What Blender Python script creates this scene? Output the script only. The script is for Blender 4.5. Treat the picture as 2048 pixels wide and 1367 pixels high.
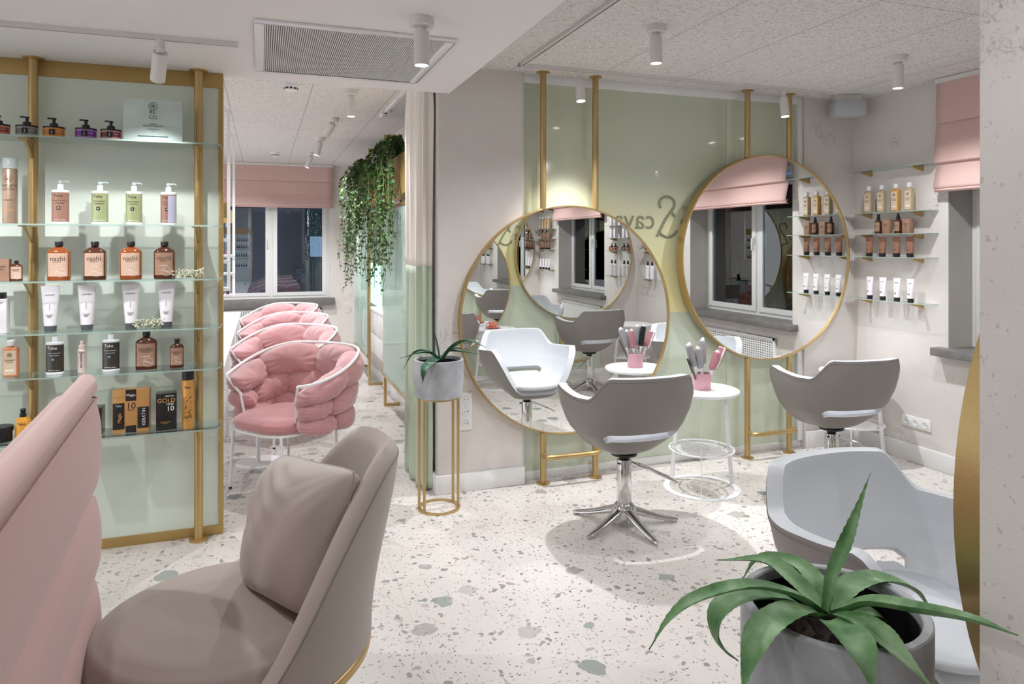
import bpy, bmesh, math, random
from mathutils import Vector, Matrix
from math import sin, cos, pi, radians as R
for o in list(bpy.data.objects): bpy.data.objects.remove(o)
sc = bpy.context.scene
COL = sc.collection
random.seed(7)
# ------------------------------------------------------------------ camera, world, exposure
YAW = R(19.67)
cam = bpy.data.cameras.new('camera'); camo = bpy.data.objects.new('camera', cam); COL.objects.link(camo)
camo.location = (0, 0, 1.6); camo.rotation_euler = (R(90), 0, -YAW)
cam.sensor_width = 36; cam.lens = 1396/2048*36; cam.shift_y = -(683.5-486)/2048; cam.clip_start = .02
sc.camera = camo
w = bpy.data.worlds.new('world'); sc.world = w; w.use_nodes = True
w.node_tree.nodes['Background'].inputs[0].default_value = (.92, .955, 1, 1)
w.node_tree.nodes['Background'].inputs[1].default_value = 1.0
sc.view_settings.view_transform = 'Standard'; sc.view_settings.look = 'None'
sc.view_settings.exposure = 0.42; sc.view_settings.gamma = 1.0
sc.view_settings.use_curve_mapping = False

LAMP_ON = 1.0
def spot(loc, aim, power, size=95, blend=.5, rad=.02, col=(.96, .97, 1.0)):
    l = bpy.data.lights.new('spot_light', 'SPOT'); l.energy = power; l.spot_size = R(size); l.spot_blend = blend
    l.shadow_soft_size = rad; l.color = col
    o = bpy.data.objects.new('spot_light', l); COL.objects.link(o); o.location = loc
    o.rotation_euler = (Vector(aim)-Vector(loc)).to_track_quat('-Z', 'Y').to_euler()
    return o

# ------------------------------------------------------------------ helpers
def srgb(r, g=None, b=None):
    if g is None: g = b = r
    f = lambda v: (v/255/12.92) if v/255 <= .04045 else ((v/255+.055)/1.055)**2.4
    return (f(r), f(g), f(b), 1)
def mat(name, col, rough=.5, metal=0, coat=0, spec=.5, noise=0, nscale=8, bump=0, bscale=60, sheen=0, coatr=.05, trans=0, alpha=1, stretch=None):
    m = bpy.data.materials.new(name); m.use_nodes = True; nt = m.node_tree; b = nt.nodes['Principled BSDF']
    b.inputs['Base Color'].default_value = col; b.inputs['Roughness'].default_value = rough
    b.inputs['Metallic'].default_value = metal; b.inputs['Specular IOR Level'].default_value = spec
    b.inputs['Coat Weight'].default_value = coat; b.inputs['Coat Roughness'].default_value = coatr
    b.inputs['Sheen Weight'].default_value = sheen; b.inputs['Transmission Weight'].default_value = trans
    b.inputs['Alpha'].default_value = alpha
    if noise or bump:
        tc = nt.nodes.new('ShaderNodeTexCoord'); vec = tc.outputs['Object']
        if stretch:
            mp = nt.nodes.new('ShaderNodeMapping'); mp.inputs['Scale'].default_value = stretch
            nt.links.new(vec, mp.inputs[0]); vec = mp.outputs[0]
    if noise:
        n = nt.nodes.new('ShaderNodeTexNoise'); n.inputs['Scale'].default_value = nscale; n.inputs['Detail'].default_value = 5
        nt.links.new(vec, n.inputs['Vector'])
        cr = nt.nodes.new('ShaderNodeValToRGB'); nt.links.new(n.outputs[0], cr.inputs[0])
        cr.color_ramp.elements[0].position = .3; cr.color_ramp.elements[1].position = .7
        cr.color_ramp.elements[0].color = tuple(c*(1-noise) for c in col[:3])+(1,)
        cr.color_ramp.elements[1].color = tuple(min(1, c*(1+noise)) for c in col[:3])+(1,)
        nt.links.new(cr.outputs[0], b.inputs['Base Color'])
    if bump:
        n2 = nt.nodes.new('ShaderNodeTexNoise'); n2.inputs['Scale'].default_value = bscale; n2.inputs['Detail'].default_value = 4
        nt.links.new(vec, n2.inputs['Vector'])
        bp = nt.nodes.new('ShaderNodeBump'); bp.inputs['Strength'].default_value = bump; bp.inputs['Distance'].default_value = .01
        nt.links.new(n2.outputs[0], bp.inputs['Height']); nt.links.new(bp.outputs[0], b.inputs['Normal'])
    return m
def emit(name, col, st):
    m = bpy.data.materials.new(name); m.use_nodes = True; nt = m.node_tree; nt.nodes.clear()
    e = nt.nodes.new('ShaderNodeEmission'); e.inputs[0].default_value = col; e.inputs[1].default_value = st
    o = nt.nodes.new('ShaderNodeOutputMaterial'); nt.links.new(e.outputs[0], o.inputs[0]); return m
class NT:
    def __init__(s, m): s.nt = m.node_tree; s.b = s.nt.nodes.get('Principled BSDF')
    def n(s, t, **k):
        x = s.nt.nodes.new('ShaderNode'+t)
        for a, v in k.items():
            if a.startswith('i_'): x.inputs[a[2:].replace('_', ' ')].default_value = v
            else: setattr(x, a, v)
        return x
    def l(s, a, b): s.nt.links.new(a, b)
    def math(s, op, a, b=None):
        x = s.n('Math', operation=op)
        for i, v in enumerate((a, b)):
            if v is None: continue
            if isinstance(v, (int, float)): x.inputs[i].default_value = v
            else: s.l(v, x.inputs[i])
        return x.outputs[0]
    def mix(s, fac, a, b):
        x = s.n('MixRGB')
        for i, v in enumerate((fac, a, b)):
            if isinstance(v, (int, float, tuple)): x.inputs[i].default_value = v
            else: s.l(v, x.inputs[i])
        return x.outputs[0]
    def ramp(s, v, stops, interp='LINEAR'):
        x = s.n('ValToRGB'); s.l(v, x.inputs[0]); e = x.color_ramp; e.interpolation = interp
        while len(e.elements) < len(stops): e.elements.new(.5)
        for el, (p, c) in zip(e.elements, stops): el.position = p; el.color = c
        return x.outputs[0]

def terrazzo():
    m = mat('terrazzo', srgb(214, 208, 202), .32, spec=.45); t = NT(m)
    geo = t.n('NewGeometry'); pos = geo.outputs['Position']
    nz = t.n('TexNoise', i_Scale=22., i_Detail=4.); t.l(pos, nz.inputs['Vector'])
    va = t.n('VectorMath', operation='MULTIPLY_ADD'); t.l(nz.outputs['Color'], va.inputs[0]); va.inputs[1].default_value = (.06, .06, 0); t.l(pos, va.inputs[2])
    big = t.n('TexNoise', i_Scale=1.3, i_Detail=5.); t.l(pos, big.inputs['Vector'])
    col = t.ramp(big.outputs[0], [(.3, srgb(199, 192, 186)), (.7, srgb(216, 211, 205))])
    W, B = (1, 1, 1, 1), (0, 0, 0, 1)
    for sca, thr, prob, stops in ((7.5, .44, .80, [(0, srgb(150, 156, 150)), (.3, srgb(186, 180, 176)), (.5, srgb(166, 160, 156)), (.7, srgb(132, 138, 137)), (.85, srgb(178, 174, 166))]),
                           (24, .38, .68, [(0, srgb(146, 138, 136)), (.35, srgb(178, 170, 166)), (.6, srgb(138, 144, 142)), (.8, srgb(166, 152, 146))]),
                           (60, .34, .55, [(0, srgb(146, 136, 132)), (.4, srgb(178, 168, 162)), (.7, srgb(132, 126, 124))])):
        v = t.n('TexVoronoi', voronoi_dimensions='2D', i_Scale=float(sca)); t.l(va.outputs[0], v.inputs['Vector'])
        se = t.n('SeparateColor'); t.l(v.outputs['Color'], se.inputs[0])
        # size per chip: some cells none
        size = t.math('MULTIPLY', t.math('MAXIMUM', t.math('SUBTRACT', se.outputs[0], prob), 0.), thr/(1-prob))
        mask = t.math('LESS_THAN', v.outputs['Distance'], size)
        col = t.mix(mask, col, t.ramp(se.outputs[1], stops, 'CONSTANT'))
    # tile seams .6 x 1.2
    sep = t.n('SeparateXYZ'); t.l(pos, sep.inputs[0])
    def seam(o, period, off):
        f = t.math('FRACT', t.math('DIVIDE', t.math('ADD', o, off), period)); return t.math('LESS_THAN', f, .004/period)
    sm = t.math('MAXIMUM', seam(sep.outputs[0], .6, 6.002), seam(sep.outputs[1], 1.2, 5.97))
    col = t.mix(t.math('MULTIPLY', sm, .28), col, srgb(150, 142, 134))
    t.l(col, t.b.inputs['Base Color'])
    return m
def plaster(name, a, b_, scale=1.0, pits=0):
    m = mat(name, a, .62, spec=.35); t = NT(m)
    pos = t.n('NewGeometry').outputs['Position']
    n1 = t.n('TexNoise', i_Scale=1.7*scale, i_Detail=7., i_Roughness=.62, i_Distortion=.6); t.l(pos, n1.inputs['Vector'])
    col = t.ramp(n1.outputs[0], [(.28, a), (.72, b_)])
    # trowel marks: short sparse dark strokes
    n2 = t.n('TexNoise', i_Scale=9.*scale, i_Detail=6., i_Roughness=.7, i_Distortion=1.4); t.l(pos, n2.inputs['Vector'])
    line = t.math('LESS_THAN', t.math('ABSOLUTE', t.math('SUBTRACT', n2.outputs[0], .5)), .012)
    n3 = t.n('TexNoise', i_Scale=2.6*scale, i_Detail=2.); t.l(pos, n3.inputs['Vector'])
    patch = t.ramp(n3.outputs[0], [(.60, (0, 0, 0, 1)), (.68, (1, 1, 1, 1))])
    mk = t.math('MULTIPLY', line, patch)
    col = t.mix(t.math('MULTIPLY', mk, .62), col, srgb(122, 116, 112))
    h = t.math('SUBTRACT', n2.outputs[0], t.math('MULTIPLY', mk, .5))
    if pits:
        v = t.n('TexNoise', i_Scale=70., i_Detail=5.); t.l(pos, v.inputs['Vector'])
        pm = t.ramp(v.outputs[0], [(.30, (1, 1, 1, 1)), (.36, (0, 0, 0, 1))])
        col = t.mix(t.math('MULTIPLY', pm, .35), col, srgb(128, 120, 114)); h = t.math('SUBTRACT', h, t.math('MULTIPLY', pm, 1.))
        gr = t.n('TexNoise', i_Scale=220., i_Detail=2.); t.l(pos, gr.inputs['Vector']); h = t.math('ADD', h, t.math('MULTIPLY', gr.outputs[0], .5))
    t.l(col, t.b.inputs['Base Color'])
    bp = t.n('Bump', i_Strength=.16, i_Distance=.01); t.l(h, bp.inputs['Height']); t.l(bp.outputs[0], t.b.inputs['Normal'])
    return m
def woodwool():
    m = mat('ceiling_board', srgb(236, 232, 228), .9, spec=.1); t = NT(m)
    pos = t.n('NewGeometry').outputs['Position']
    mp = t.n('Mapping'); mp.inputs['Scale'].default_value = (1, 1.9, 1); t.l(pos, mp.inputs[0])
    n = t.n('TexNoise', i_Scale=60., i_Detail=4., i_Roughness=.7, i_Distortion=1.2); t.l(mp.outputs[0], n.inputs['Vector'])
    col = t.ramp(n.outputs[0], [(.36, srgb(160, 153, 146)), (.45, srgb(236, 233, 229)), (.7, srgb(248, 246, 244))])
    sep = t.n('SeparateXYZ'); t.l(pos, sep.inputs[0])
    def seam(o, period, off):
        f = t.math('FRACT', t.math('DIVIDE', t.math('ADD', o, off), period)); return t.math('LESS_THAN', f, .008/period)
    sm = t.math('MAXIMUM', seam(sep.outputs[0], .6, 6.26), seam(sep.outputs[1], 2.4, 7.1))
    col = t.mix(t.math('MULTIPLY', sm, .5), col, srgb(150, 145, 140))
    t.l(col, t.b.inputs['Base Color'])
    bp = t.n('Bump', i_Strength=.7, i_Distance=.012); t.l(t.math('SUBTRACT', n.outputs[0], sm), bp.inputs['Height']); t.l(bp.outputs[0], t.b.inputs['Normal'])
    return m
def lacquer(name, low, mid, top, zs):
    # back-painted glass, base colour set by height in the ramp
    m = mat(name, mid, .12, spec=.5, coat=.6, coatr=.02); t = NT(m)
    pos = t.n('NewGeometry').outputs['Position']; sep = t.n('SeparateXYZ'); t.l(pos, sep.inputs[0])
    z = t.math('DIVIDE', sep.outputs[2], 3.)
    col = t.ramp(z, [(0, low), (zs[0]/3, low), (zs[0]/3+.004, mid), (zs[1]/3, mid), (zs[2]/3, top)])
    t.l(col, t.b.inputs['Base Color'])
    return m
def clear_glass(name, tint, gloss=.10, rough=.0):
    m = bpy.data.materials.new(name); m.use_nodes = True; nt = m.node_tree; nt.nodes.clear()
    tr = nt.nodes.new('ShaderNodeBsdfTransparent'); tr.inputs[0].default_value = tint
    gl = nt.nodes.new('ShaderNodeBsdfGlossy'); gl.inputs[0].default_value = (1, 1, 1, 1); gl.inputs['Roughness'].default_value = rough
    fr = nt.nodes.new('ShaderNodeFresnel'); fr.inputs[0].default_value = 1.45
    ad = nt.nodes.new('ShaderNodeMath'); ad.operation = 'MULTIPLY_ADD'; ad.inputs[1].default_value = .9; ad.inputs[2].default_value = gloss
    nt.links.new(fr.outputs[0], ad.inputs[0])
    mx = nt.nodes.new('ShaderNodeMixShader'); o = nt.nodes.new('ShaderNodeOutputMaterial')
    nt.links.new(ad.outputs[0], mx.inputs[0]); nt.links.new(tr.outputs[0], mx.inputs[1]); nt.links.new(gl.outputs[0], mx.inputs[2]); nt.links.new(mx.outputs[0], o.inputs[0])
    return m
def leaf_mat(name, a, b_, c, scale=14):
    m = mat(name, b_, .5, spec=.35); t = NT(m)
    tc = t.n('TexCoord'); n = t.n('TexNoise', i_Scale=float(scale), i_Detail=5.); t.l(tc.outputs['Object'], n.inputs['Vector'])
    t.l(t.ramp(n.outputs[0], [(.3, a), (.5, b_), (.72, c)]), t.b.inputs['Base Color']); return m

M = {}
M['floor'] = terrazzo(); M['ceil'] = woodwool()
M['plaster'] = plaster('wall_plaster', srgb(212, 205, 200), srgb(223, 218, 213))
M['plaster_near'] = plaster('wall_plaster_pitted', srgb(208, 201, 196), srgb(220, 214, 209), 1.6, 1)
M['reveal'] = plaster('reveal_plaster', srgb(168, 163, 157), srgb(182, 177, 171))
M['white'] = mat('white_paint', srgb(234, 231, 229), .55, noise=.015, nscale=3)
M['wmetal'] = mat('white_metal', srgb(236, 236, 238), .35)
M['fixture'] = mat('fixture_white', srgb(222, 219, 216), .45)
M['board'] = mat('white_board', srgb(232, 232, 231), .3, coat=.3)
M['pvc'] = mat('window_plastic', srgb(222, 222, 220), .35)
M['gold'] = mat('brushed_gold', srgb(194, 166, 114), .34, metal=.8, noise=.07, nscale=5, bump=.05, bscale=200)
M['goldflat'] = mat('satin_gold', srgb(184, 154, 98), .45, metal=.6, noise=.05, nscale=6)
M['sage'] = lacquer('sage_glass', srgb(216, 226, 214), srgb(216, 226, 214), srgb(216, 224, 212), (1.09, 1.8, 2.5))
M['amberglass'] = lacquer('two_tone_glass', srgb(206, 216, 196), srgb(240, 234, 176), srgb(206, 214, 194), (1.09, 1.35, 2.05))  # yellow glow fading upward is painted into the glass colour
M['mirror'] = mat('mirror', (.93, .94, .93, 1), .0, metal=1)
M['shelf'] = clear_glass('shelf_glass', (.965, .99, .98, 1), .05)
M['shelfedge'] = mat('shelf_glass_edge', srgb(182, 208, 198), .15, spec=.8, alpha=.6)
M['pane'] = clear_glass('partition_glass', (.84, .93, .89, 1), .04)
_nt = M['pane'].node_tree; _d = _nt.nodes.new('ShaderNodeBsdfDiffuse'); _d.inputs[0].default_value = srgb(206, 222, 212)
_m2 = _nt.nodes.new('ShaderNodeMixShader'); _m2.inputs[0].default_value = .38
_o = [n for n in _nt.nodes if n.type == 'OUTPUT_MATERIAL'][0]; _src = _o.inputs[0].links[0].from_socket
_nt.nodes[[n.name for n in _nt.nodes if n.type == 'FRESNEL'][0]].inputs[0].default_value = 1.15
_nt.links.new(_src, _m2.inputs[1]); _nt.links.new(_d.outputs[0], _m2.inputs[2]); _nt.links.new(_m2.outputs[0], _o.inputs[0])
M['nightpane'] = clear_glass('window_glass', (.50, .60, .70, 1), .10)
M['silver'] = mat('chrome', (.72, .72, .72, 1), .08, metal=1)
M['leather_out'] = mat('taupe_leather', srgb(134, 128, 124), .45, bump=.06, bscale=400)
M['leather_in'] = mat('light_grey_leather', srgb(200, 203, 208), .42, bump=.06, bscale=400)
M['stitch'] = mat('stitch', srgb(120, 118, 118), .7)
M['pink'] = mat('pink_velvet', srgb(194, 140, 143), .8, sheen=.6, noise=.10, nscale=7, bump=.1, bscale=30)
M['pinkseat'] = mat('pink_velvet_seat', srgb(192, 130, 134), .8, sheen=.5, noise=.05, nscale=7)
M['blush'] = mat('blush_upholstery', srgb(196, 160, 155), .75, sheen=.3, bump=.04, bscale=600)
M['taupe'] = mat('taupe_velvet', srgb(164, 151, 143), .75, sheen=.35, noise=.05, nscale=3, bump=.03, bscale=500)
M['taupe2'] = mat('taupe_cushion_velvet', srgb(170, 158, 149), .75, sheen=.35, noise=.05, nscale=5)
M['blind'] = mat('pink_blind_fabric', srgb(211, 177, 171), .85, bump=.03, bscale=300)
M['cream'] = mat('cream_curtain', srgb(242, 234, 226), .85)
M['green'] = mat('sage_curtain', srgb(190, 203, 182), .85)
M['sill'] = mat('grey_concrete_sill', srgb(112, 109, 106), .45, noise=.15, nscale=10)
M['concrete'] = mat('grey_concrete_pot', srgb(164, 166, 170), .6, noise=.28, nscale=7, bump=.08, bscale=40)
M['soil'] = mat('soil', srgb(50, 38, 32), .9, noise=.5, nscale=60, bump=.9, bscale=80)
M['dark'] = mat('black_plastic', srgb(26, 26, 28), .35)
M['slot'] = mat('dark_gap', srgb(60, 60, 60), .8)
M['agave'] = leaf_mat('agave_leaf', srgb(58, 108, 52), srgb(108, 148, 98), srgb(160, 188, 150))
M['agave_dark'] = leaf_mat('agave_leaf_dark', srgb(28, 62, 42), srgb(46, 88, 60), srgb(70, 112, 80))
M['ivy'] = leaf_mat('ivy_leaf', srgb(26, 54, 24), srgb(50, 84, 38), srgb(96, 128, 62), 9)
M['vine'] = mat('ivy_stem', srgb(84, 92, 50), .7)
M['cup_pink'] = mat('pink_ceramic', srgb(200, 150, 160), .35, coat=.3)
M['coral'] = mat('coral_ceramic', srgb(222, 140, 122), .25, coat=.5)
M['bristle'] = mat('grey_bristles', srgb(186, 184, 186), .6, noise=.35, nscale=250, bump=1, bscale=500)
M['bristlep'] = mat('pink_bristles', srgb(222, 150, 160), .6, noise=.3, nscale=250, bump=1, bscale=500)
M['handle'] = mat('white_plastic', srgb(230, 230, 232), .3)
M['lamp'] = emit('lamp_glow', (1, .97, .9, 1), 9)
M['night'] = mat('night_facade', srgb(92, 112, 150), .9, noise=.4, nscale=1.2)
M['nightwin'] = emit('lit_window', (.75, .85, 1, 1), .8)
M['nightcar'] = mat('blue_car_paint', srgb(30, 80, 160), .3)
M['grille'] = mat('grille_grey', srgb(206, 205, 203), .5)
M['text_dark'] = mat('dark_print', srgb(92, 78, 68), .6)
M['text_white'] = mat('white_print', srgb(238, 236, 232), .5)
M['text_black'] = mat('black_print', srgb(24, 24, 26), .5)
M['text_grey'] = mat('grey_print', srgb(142, 144, 122), .5)
M['text_gold'] = mat('gold_print', srgb(206, 150, 84), .4)
M['text_teal'] = mat('teal_print', srgb(50, 92, 88), .5)

class MB:
    def __init__(s): s.v = []; s.f = []; s.m = []; s.mi = 0
    def add(s, vs, fs):
        o = len(s.v); s.v += [tuple(p) for p in vs]; s.f += [tuple(i+o for i in q) for q in fs]; s.m += [s.mi]*len(fs)
        return s
    def box(s, x0, x1, y0, y1, z0, z1):
        return s.add([(x0,y0,z0),(x1,y0,z0),(x1,y1,z0),(x0,y1,z0),(x0,y0,z1),(x1,y0,z1),(x1,y1,z1),(x0,y1,z1)],
                     [(0,3,2,1),(4,5,6,7),(0,1,5,4),(1,2,6,5),(2,3,7,6),(3,0,4,7)])
    def tube(s, pts, r, seg=10, closed=False, flat=1.0):
        pts = [Vector(p) for p in pts]; n = len(pts); rs = r if isinstance(r, (list, tuple)) else [r]*n
        vs = []; up = None
        for i, p in enumerate(pts):
            a = pts[i-1] if (i or closed) else pts[0]; b = pts[(i+1) % n] if (i < n-1 or closed) else pts[-1]
            t = (b-a).normalized()
            if up is None:
                up = Vector((0, 0, 1)) if abs(t.z) < .9 else Vector((1, 0, 0))
            x = t.cross(up)
            if x.length < 1e-6: x = t.orthogonal()
            x.normalize(); y = x.cross(t).normalized(); up = y
            for k in range(seg):
                q = 2*pi*k/seg; vs.append(p+x*cos(q)*rs[i]+y*sin(q)*rs[i]*flat)
        fs = []
        for i in range(n if closed else n-1):
            j = (i+1) % n
            for k in range(seg):
                l = (k+1) % seg; fs.append((i*seg+k, i*seg+l, j*seg+l, j*seg+k))
        if not closed: fs += [tuple(range(seg))[::-1], tuple((n-1)*seg+k for k in range(seg))]
        return s.add(vs, fs)
    def lathe(s, prof, seg=24, cx=0, cy=0, ax=1, ay=1, p=1.0, cap=True):
        vs = []; fs = []
        sg = lambda v, e: math.copysign(abs(v)**e, v)
        for r, z in prof:
            for k in range(seg):
                q = 2*pi*k/seg; vs.append((cx+r*ax*sg(cos(q), p), cy+r*ay*sg(sin(q), p), z))
        for i in range(len(prof)-1):
            for k in range(seg):
                l = (k+1) % seg; fs.append((i*seg+k, i*seg+l, (i+1)*seg+l, (i+1)*seg+k))
        if cap:
            fs.append(tuple(range(seg))[::-1]); fs.append(tuple((len(prof)-1)*seg+k for k in range(seg)))
        return s.add(vs, fs)
    def grid(s, fn, nu, nv, cu=False, cv=False):
        vs = [fn(i/(nu if cu else nu-1), j/(nv if cv else nv-1)) for i in range(nu) for j in range(nv)]; fs = []
        for i in range(nu if cu else nu-1):
            for j in range(nv if cv else nv-1):
                a = i; b = (i+1) % nu; c = j; d = (j+1) % nv
                fs.append((a*nv+c, b*nv+c, b*nv+d, a*nv+d))
        return s.add(vs, fs)
    def xf(s, mtx, start=0):
        s.v[start:] = [tuple(mtx @ Vector(p)) for p in s.v[start:]]; return s
    def build(s, name, m, parent=None, smooth=35, bevel=0, bseg=2, subsurf=0, recalc=True, loc=None):
        me = bpy.data.meshes.new(name); me.from_pydata(s.v, [], s.f)
        ms = m if isinstance(m, (list, tuple)) else [m]
        for x in ms: me.materials.append(x)
        for p, i in zip(me.polygons, s.m): p.material_index = min(i, len(ms)-1)
        bm = bmesh.new(); bm.from_mesh(me)
        bmesh.ops.remove_doubles(bm, verts=bm.verts, dist=1e-6)
        if recalc: bmesh.ops.recalc_face_normals(bm, faces=bm.faces)
        if bevel:
            es = [e for e in bm.edges if len(e.link_faces) == 2 and e.calc_face_angle(0) > R(30)]
            bmesh.ops.bevel(bm, geom=es, offset=bevel, segments=bseg, affect='EDGES', profile=.5, clamp_overlap=True)
        if smooth:
            for f in bm.faces: f.smooth = True
            for e in bm.edges:
                if len(e.link_faces) == 2: e.smooth = e.calc_face_angle(0) < R(smooth)
        bm.to_mesh(me); bm.free()
        o = bpy.data.objects.new(name, me); COL.objects.link(o)
        if parent: o.parent = parent
        if loc: o.location = loc
        if subsurf: md = o.modifiers.new('s', 'SUBSURF'); md.levels = md.render_levels = subsurf
        return o
def bx(name, x0, x1, y0, y1, z0, z1, m, parent=None, bevel=0, **k):
    return MB().box(x0, x1, y0, y1, z0, z1).build(name, m, parent, bevel=bevel, **k)
def struct(o): o['kind'] = 'structure'; return o
def tag(o, label, cat, group=None):
    o['label'] = label; o['category'] = cat
    if group: o['group'] = group
    return o
def thing(name, label, cat, loc=(0, 0, 0), rz=0, group=None):
    o = bpy.data.objects.new(name, None); COL.objects.link(o); o.location = loc; o.rotation_euler = (0, 0, rz)
    o.empty_display_size = .05
    return tag(o, label, cat, group)
KIDS = {}
def dup(root, loc=None, rz=None, label=None, group=None):
    def rec(o, par):
        c = o.copy(); COL.objects.link(c); c.parent = par
        for ch in [q for q in bpy.data.objects if q.parent == o]: rec(ch, c)
        return c
    c = rec(root, None)
    if loc is not None: c.location = loc
    if rz is not None: c.rotation_euler = (0, 0, rz)
    if label: c['label'] = label
    if group: c['group'] = group
    return c
def text(body, size, m, parent, loc=(0, 0, 0), rot=(90, 0, 0), wrap=None, flip=False, align='CENTER', ext=.0004, name='lettering', sx=1):
    cu = bpy.data.curves.new(name, 'FONT'); cu.body = body; cu.size = size; cu.align_x = align; cu.extrude = ext; cu.resolution_u = 3
    cu.align_y = 'CENTER'
    ob = bpy.data.objects.new(name, cu); me = bpy.data.meshes.new_from_object(ob); bpy.data.objects.remove(ob)
    mt = Matrix.Translation(loc) @ Matrix.Rotation(R(rot[2]), 4, 'Z') @ Matrix.Rotation(R(rot[1]), 4, 'Y') @ Matrix.Rotation(R(rot[0]), 4, 'X')
    if flip: sx = -sx
    mt = mt @ Matrix.Diagonal((sx, 1, 1, 1))
    me.transform(mt)
    if wrap:      # wrap(x) -> y of the front surface
        for v in me.vertices:
            v.co.y = wrap(v.co.x) - .0008 + (v.co.y-loc[1])
    me.materials.clear(); me.materials.append(m); me.name = name
    o = bpy.data.objects.new(name, me); COL.objects.link(o); o.parent = parent
    return o
def smoothstep(a, b, x):
    t = max(0, min(1, (x-a)/(b-a))); return t*t*(3-2*t)
def bez(pts, n):
    # Catmull-Rom through pts
    P = [Vector(p) for p in pts]; P = [P[0]*2-P[1]]+P+[P[-1]*2-P[-2]]; out = []
    segs = len(P)-3
    for i in range(n):
        t = i/(n-1)*segs; k = min(int(t), segs-1); t -= k
        a, b, c, d = P[k:k+4]
        out.append(.5*((2*b)+(c-a)*t+(2*a-5*b+4*c-d)*t*t+(3*b-a-3*c+d)*t**3))
    return out
def at(x, y, s):   # a point s metres in front of the lens plane
    u = (x-1024)/1396; v = -(y-486)/1396
    return Vector(((sin(YAW)+u*cos(YAW))*s, (cos(YAW)-u*sin(YAW))*s, 1.6+v*s))

# ------------------------------------------------------------------ room shell
XW, YM, YB, ZC, ZS = 4.49, 4.42, 10.6, 2.74, 2.533
struct(bx('floor', -4.5, 5.2, -1.6, 10.9, -.08, 0, M['floor']))
struct(bx('ceiling', -4.5, 5.2, -1.6, 10.9, ZC, ZC+.1, M['ceil']))
struct(bx('trim_1', -4.5, 1.096, -1.6, 4.235, ZS, ZC-.001, M['white']))        # lowered white ceiling slab
struct(bx('wall_rear', -4.5, 5.2, -1.7, -1.6, 0, ZC, M['plaster']))
# mirror wall plastered column, back room right wall, right end
struct(bx('wall_column', 1.056, 1.625, 4.352, 4.72, 0, ZC, M['plaster']))
struct(bx('wall_back_room_right', 1.30, 1.44, 4.72, YB, 0, ZC, M['plaster']))
struct(bx('wall_behind_mirrors', 1.60, 5.2, YM+.02, YM+.16, 0, ZC, M['plaster']))
struct(bx('wall_mirror_side', 3.99, XW, YM-.05, YM+.02, 0, ZC, M['plaster']))
# right wall with the window opening
def wall_with_hole(name, x0, x1, y0, y1, wy0, wy1, wz0, wz1, m):
    b = MB(); b.box(x0, x1, y0, wy0, 0, ZC); b.box(x0, x1, wy1, y1, 0, ZC); b.box(x0, x1, wy0, wy1, 0, wz0); b.box(x0, x1, wy0, wy1, wz1, ZC)
    return struct(b.build(name, m, smooth=0))
wall_with_hole('wall_right', XW, XW+.40, -.4, YM+.02, 1.95, 3.55, .84, 2.30, M['plaster'])
b = MB(); b.box(-4.5, -1.3, YB, YB+.3, 0, ZC); b.box(.93, 1.30, YB, YB+.3, 0, ZC); b.box(-1.3, .93, YB, YB+.3, 0, .74); b.box(-1.3, .93, YB, YB+.3, 2.35, ZC)
struct(b.build('wall_back', M['plaster'], smooth=0))
# near dividing wall (opposite mirror wall)
struct(bx('wall_divider', 1.077, XW, .30, .80, 0, ZC, M['plaster_near'], bevel=.006))
# baseboards
struct(bx('baseboard_column', 1.035, 1.64, 4.332, 4.352, 0, .118, M['board'], bevel=.004))
struct(bx('baseboard_column_side', 1.036, 1.056, 4.352, 4.72, 0, .118, M['board'], bevel=.004))
struct(bx('baseboard_right', XW-.02, XW, .8, YM-.05, 0, .13, M['board'], bevel=.004))
struct(bx('baseboard_corner', 3.99, XW-.02, YM-.07, YM-.05, 0, .13, M['board'], bevel=.004))
struct(bx('baseboard_mirror_wall', 1.64, 3.99, YM-.012, YM+.02, 0, .055, M['board'], bevel=.003))
struct(bx('baseboard_back_room', 1.28, 1.30, 4.72, YB, 0, .1, M['board']))
struct(bx('baseboard_divider', 1.09, XW-.02, .80, .815, 0, .055, M['board']))
# white trims round the glass
struct(bx('trim_2', 1.622, 1.655, YM-.03, YM+.02, .055, 2.74, M['wmetal'], bevel=.003))
struct(bx('trim_3', 3.945, 3.99, YM-.03, YM+.02, .055, 2.74, M['wmetal'], bevel=.003))
struct(bx('trim_4', 1.655, 3.945, YM-.03, YM+.02, 2.685, 2.74, M['wmetal'], bevel=.003))
# glass wall panels
def panel_set(name, x0, xs, x1, y0, y1, z0, z1, m, labs):
    for (a, b_), lb in zip(((x0, xs), (xs, x1)), labs):
        tag(bx(name, a+.001, b_-.001, y0, y1, z0, z1, m, bevel=.0012), lb, 'wall panel', None)
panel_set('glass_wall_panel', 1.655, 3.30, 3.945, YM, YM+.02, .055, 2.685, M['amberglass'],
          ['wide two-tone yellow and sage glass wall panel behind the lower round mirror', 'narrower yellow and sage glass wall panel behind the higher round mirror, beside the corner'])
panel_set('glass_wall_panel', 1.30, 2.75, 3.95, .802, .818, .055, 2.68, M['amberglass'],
          ['two-tone glass panel on dividing wall behind the coral cup table, seen in the lower mirror', 'two-tone glass panel on dividing wall near the far corner, seen in the lower mirror'])
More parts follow.
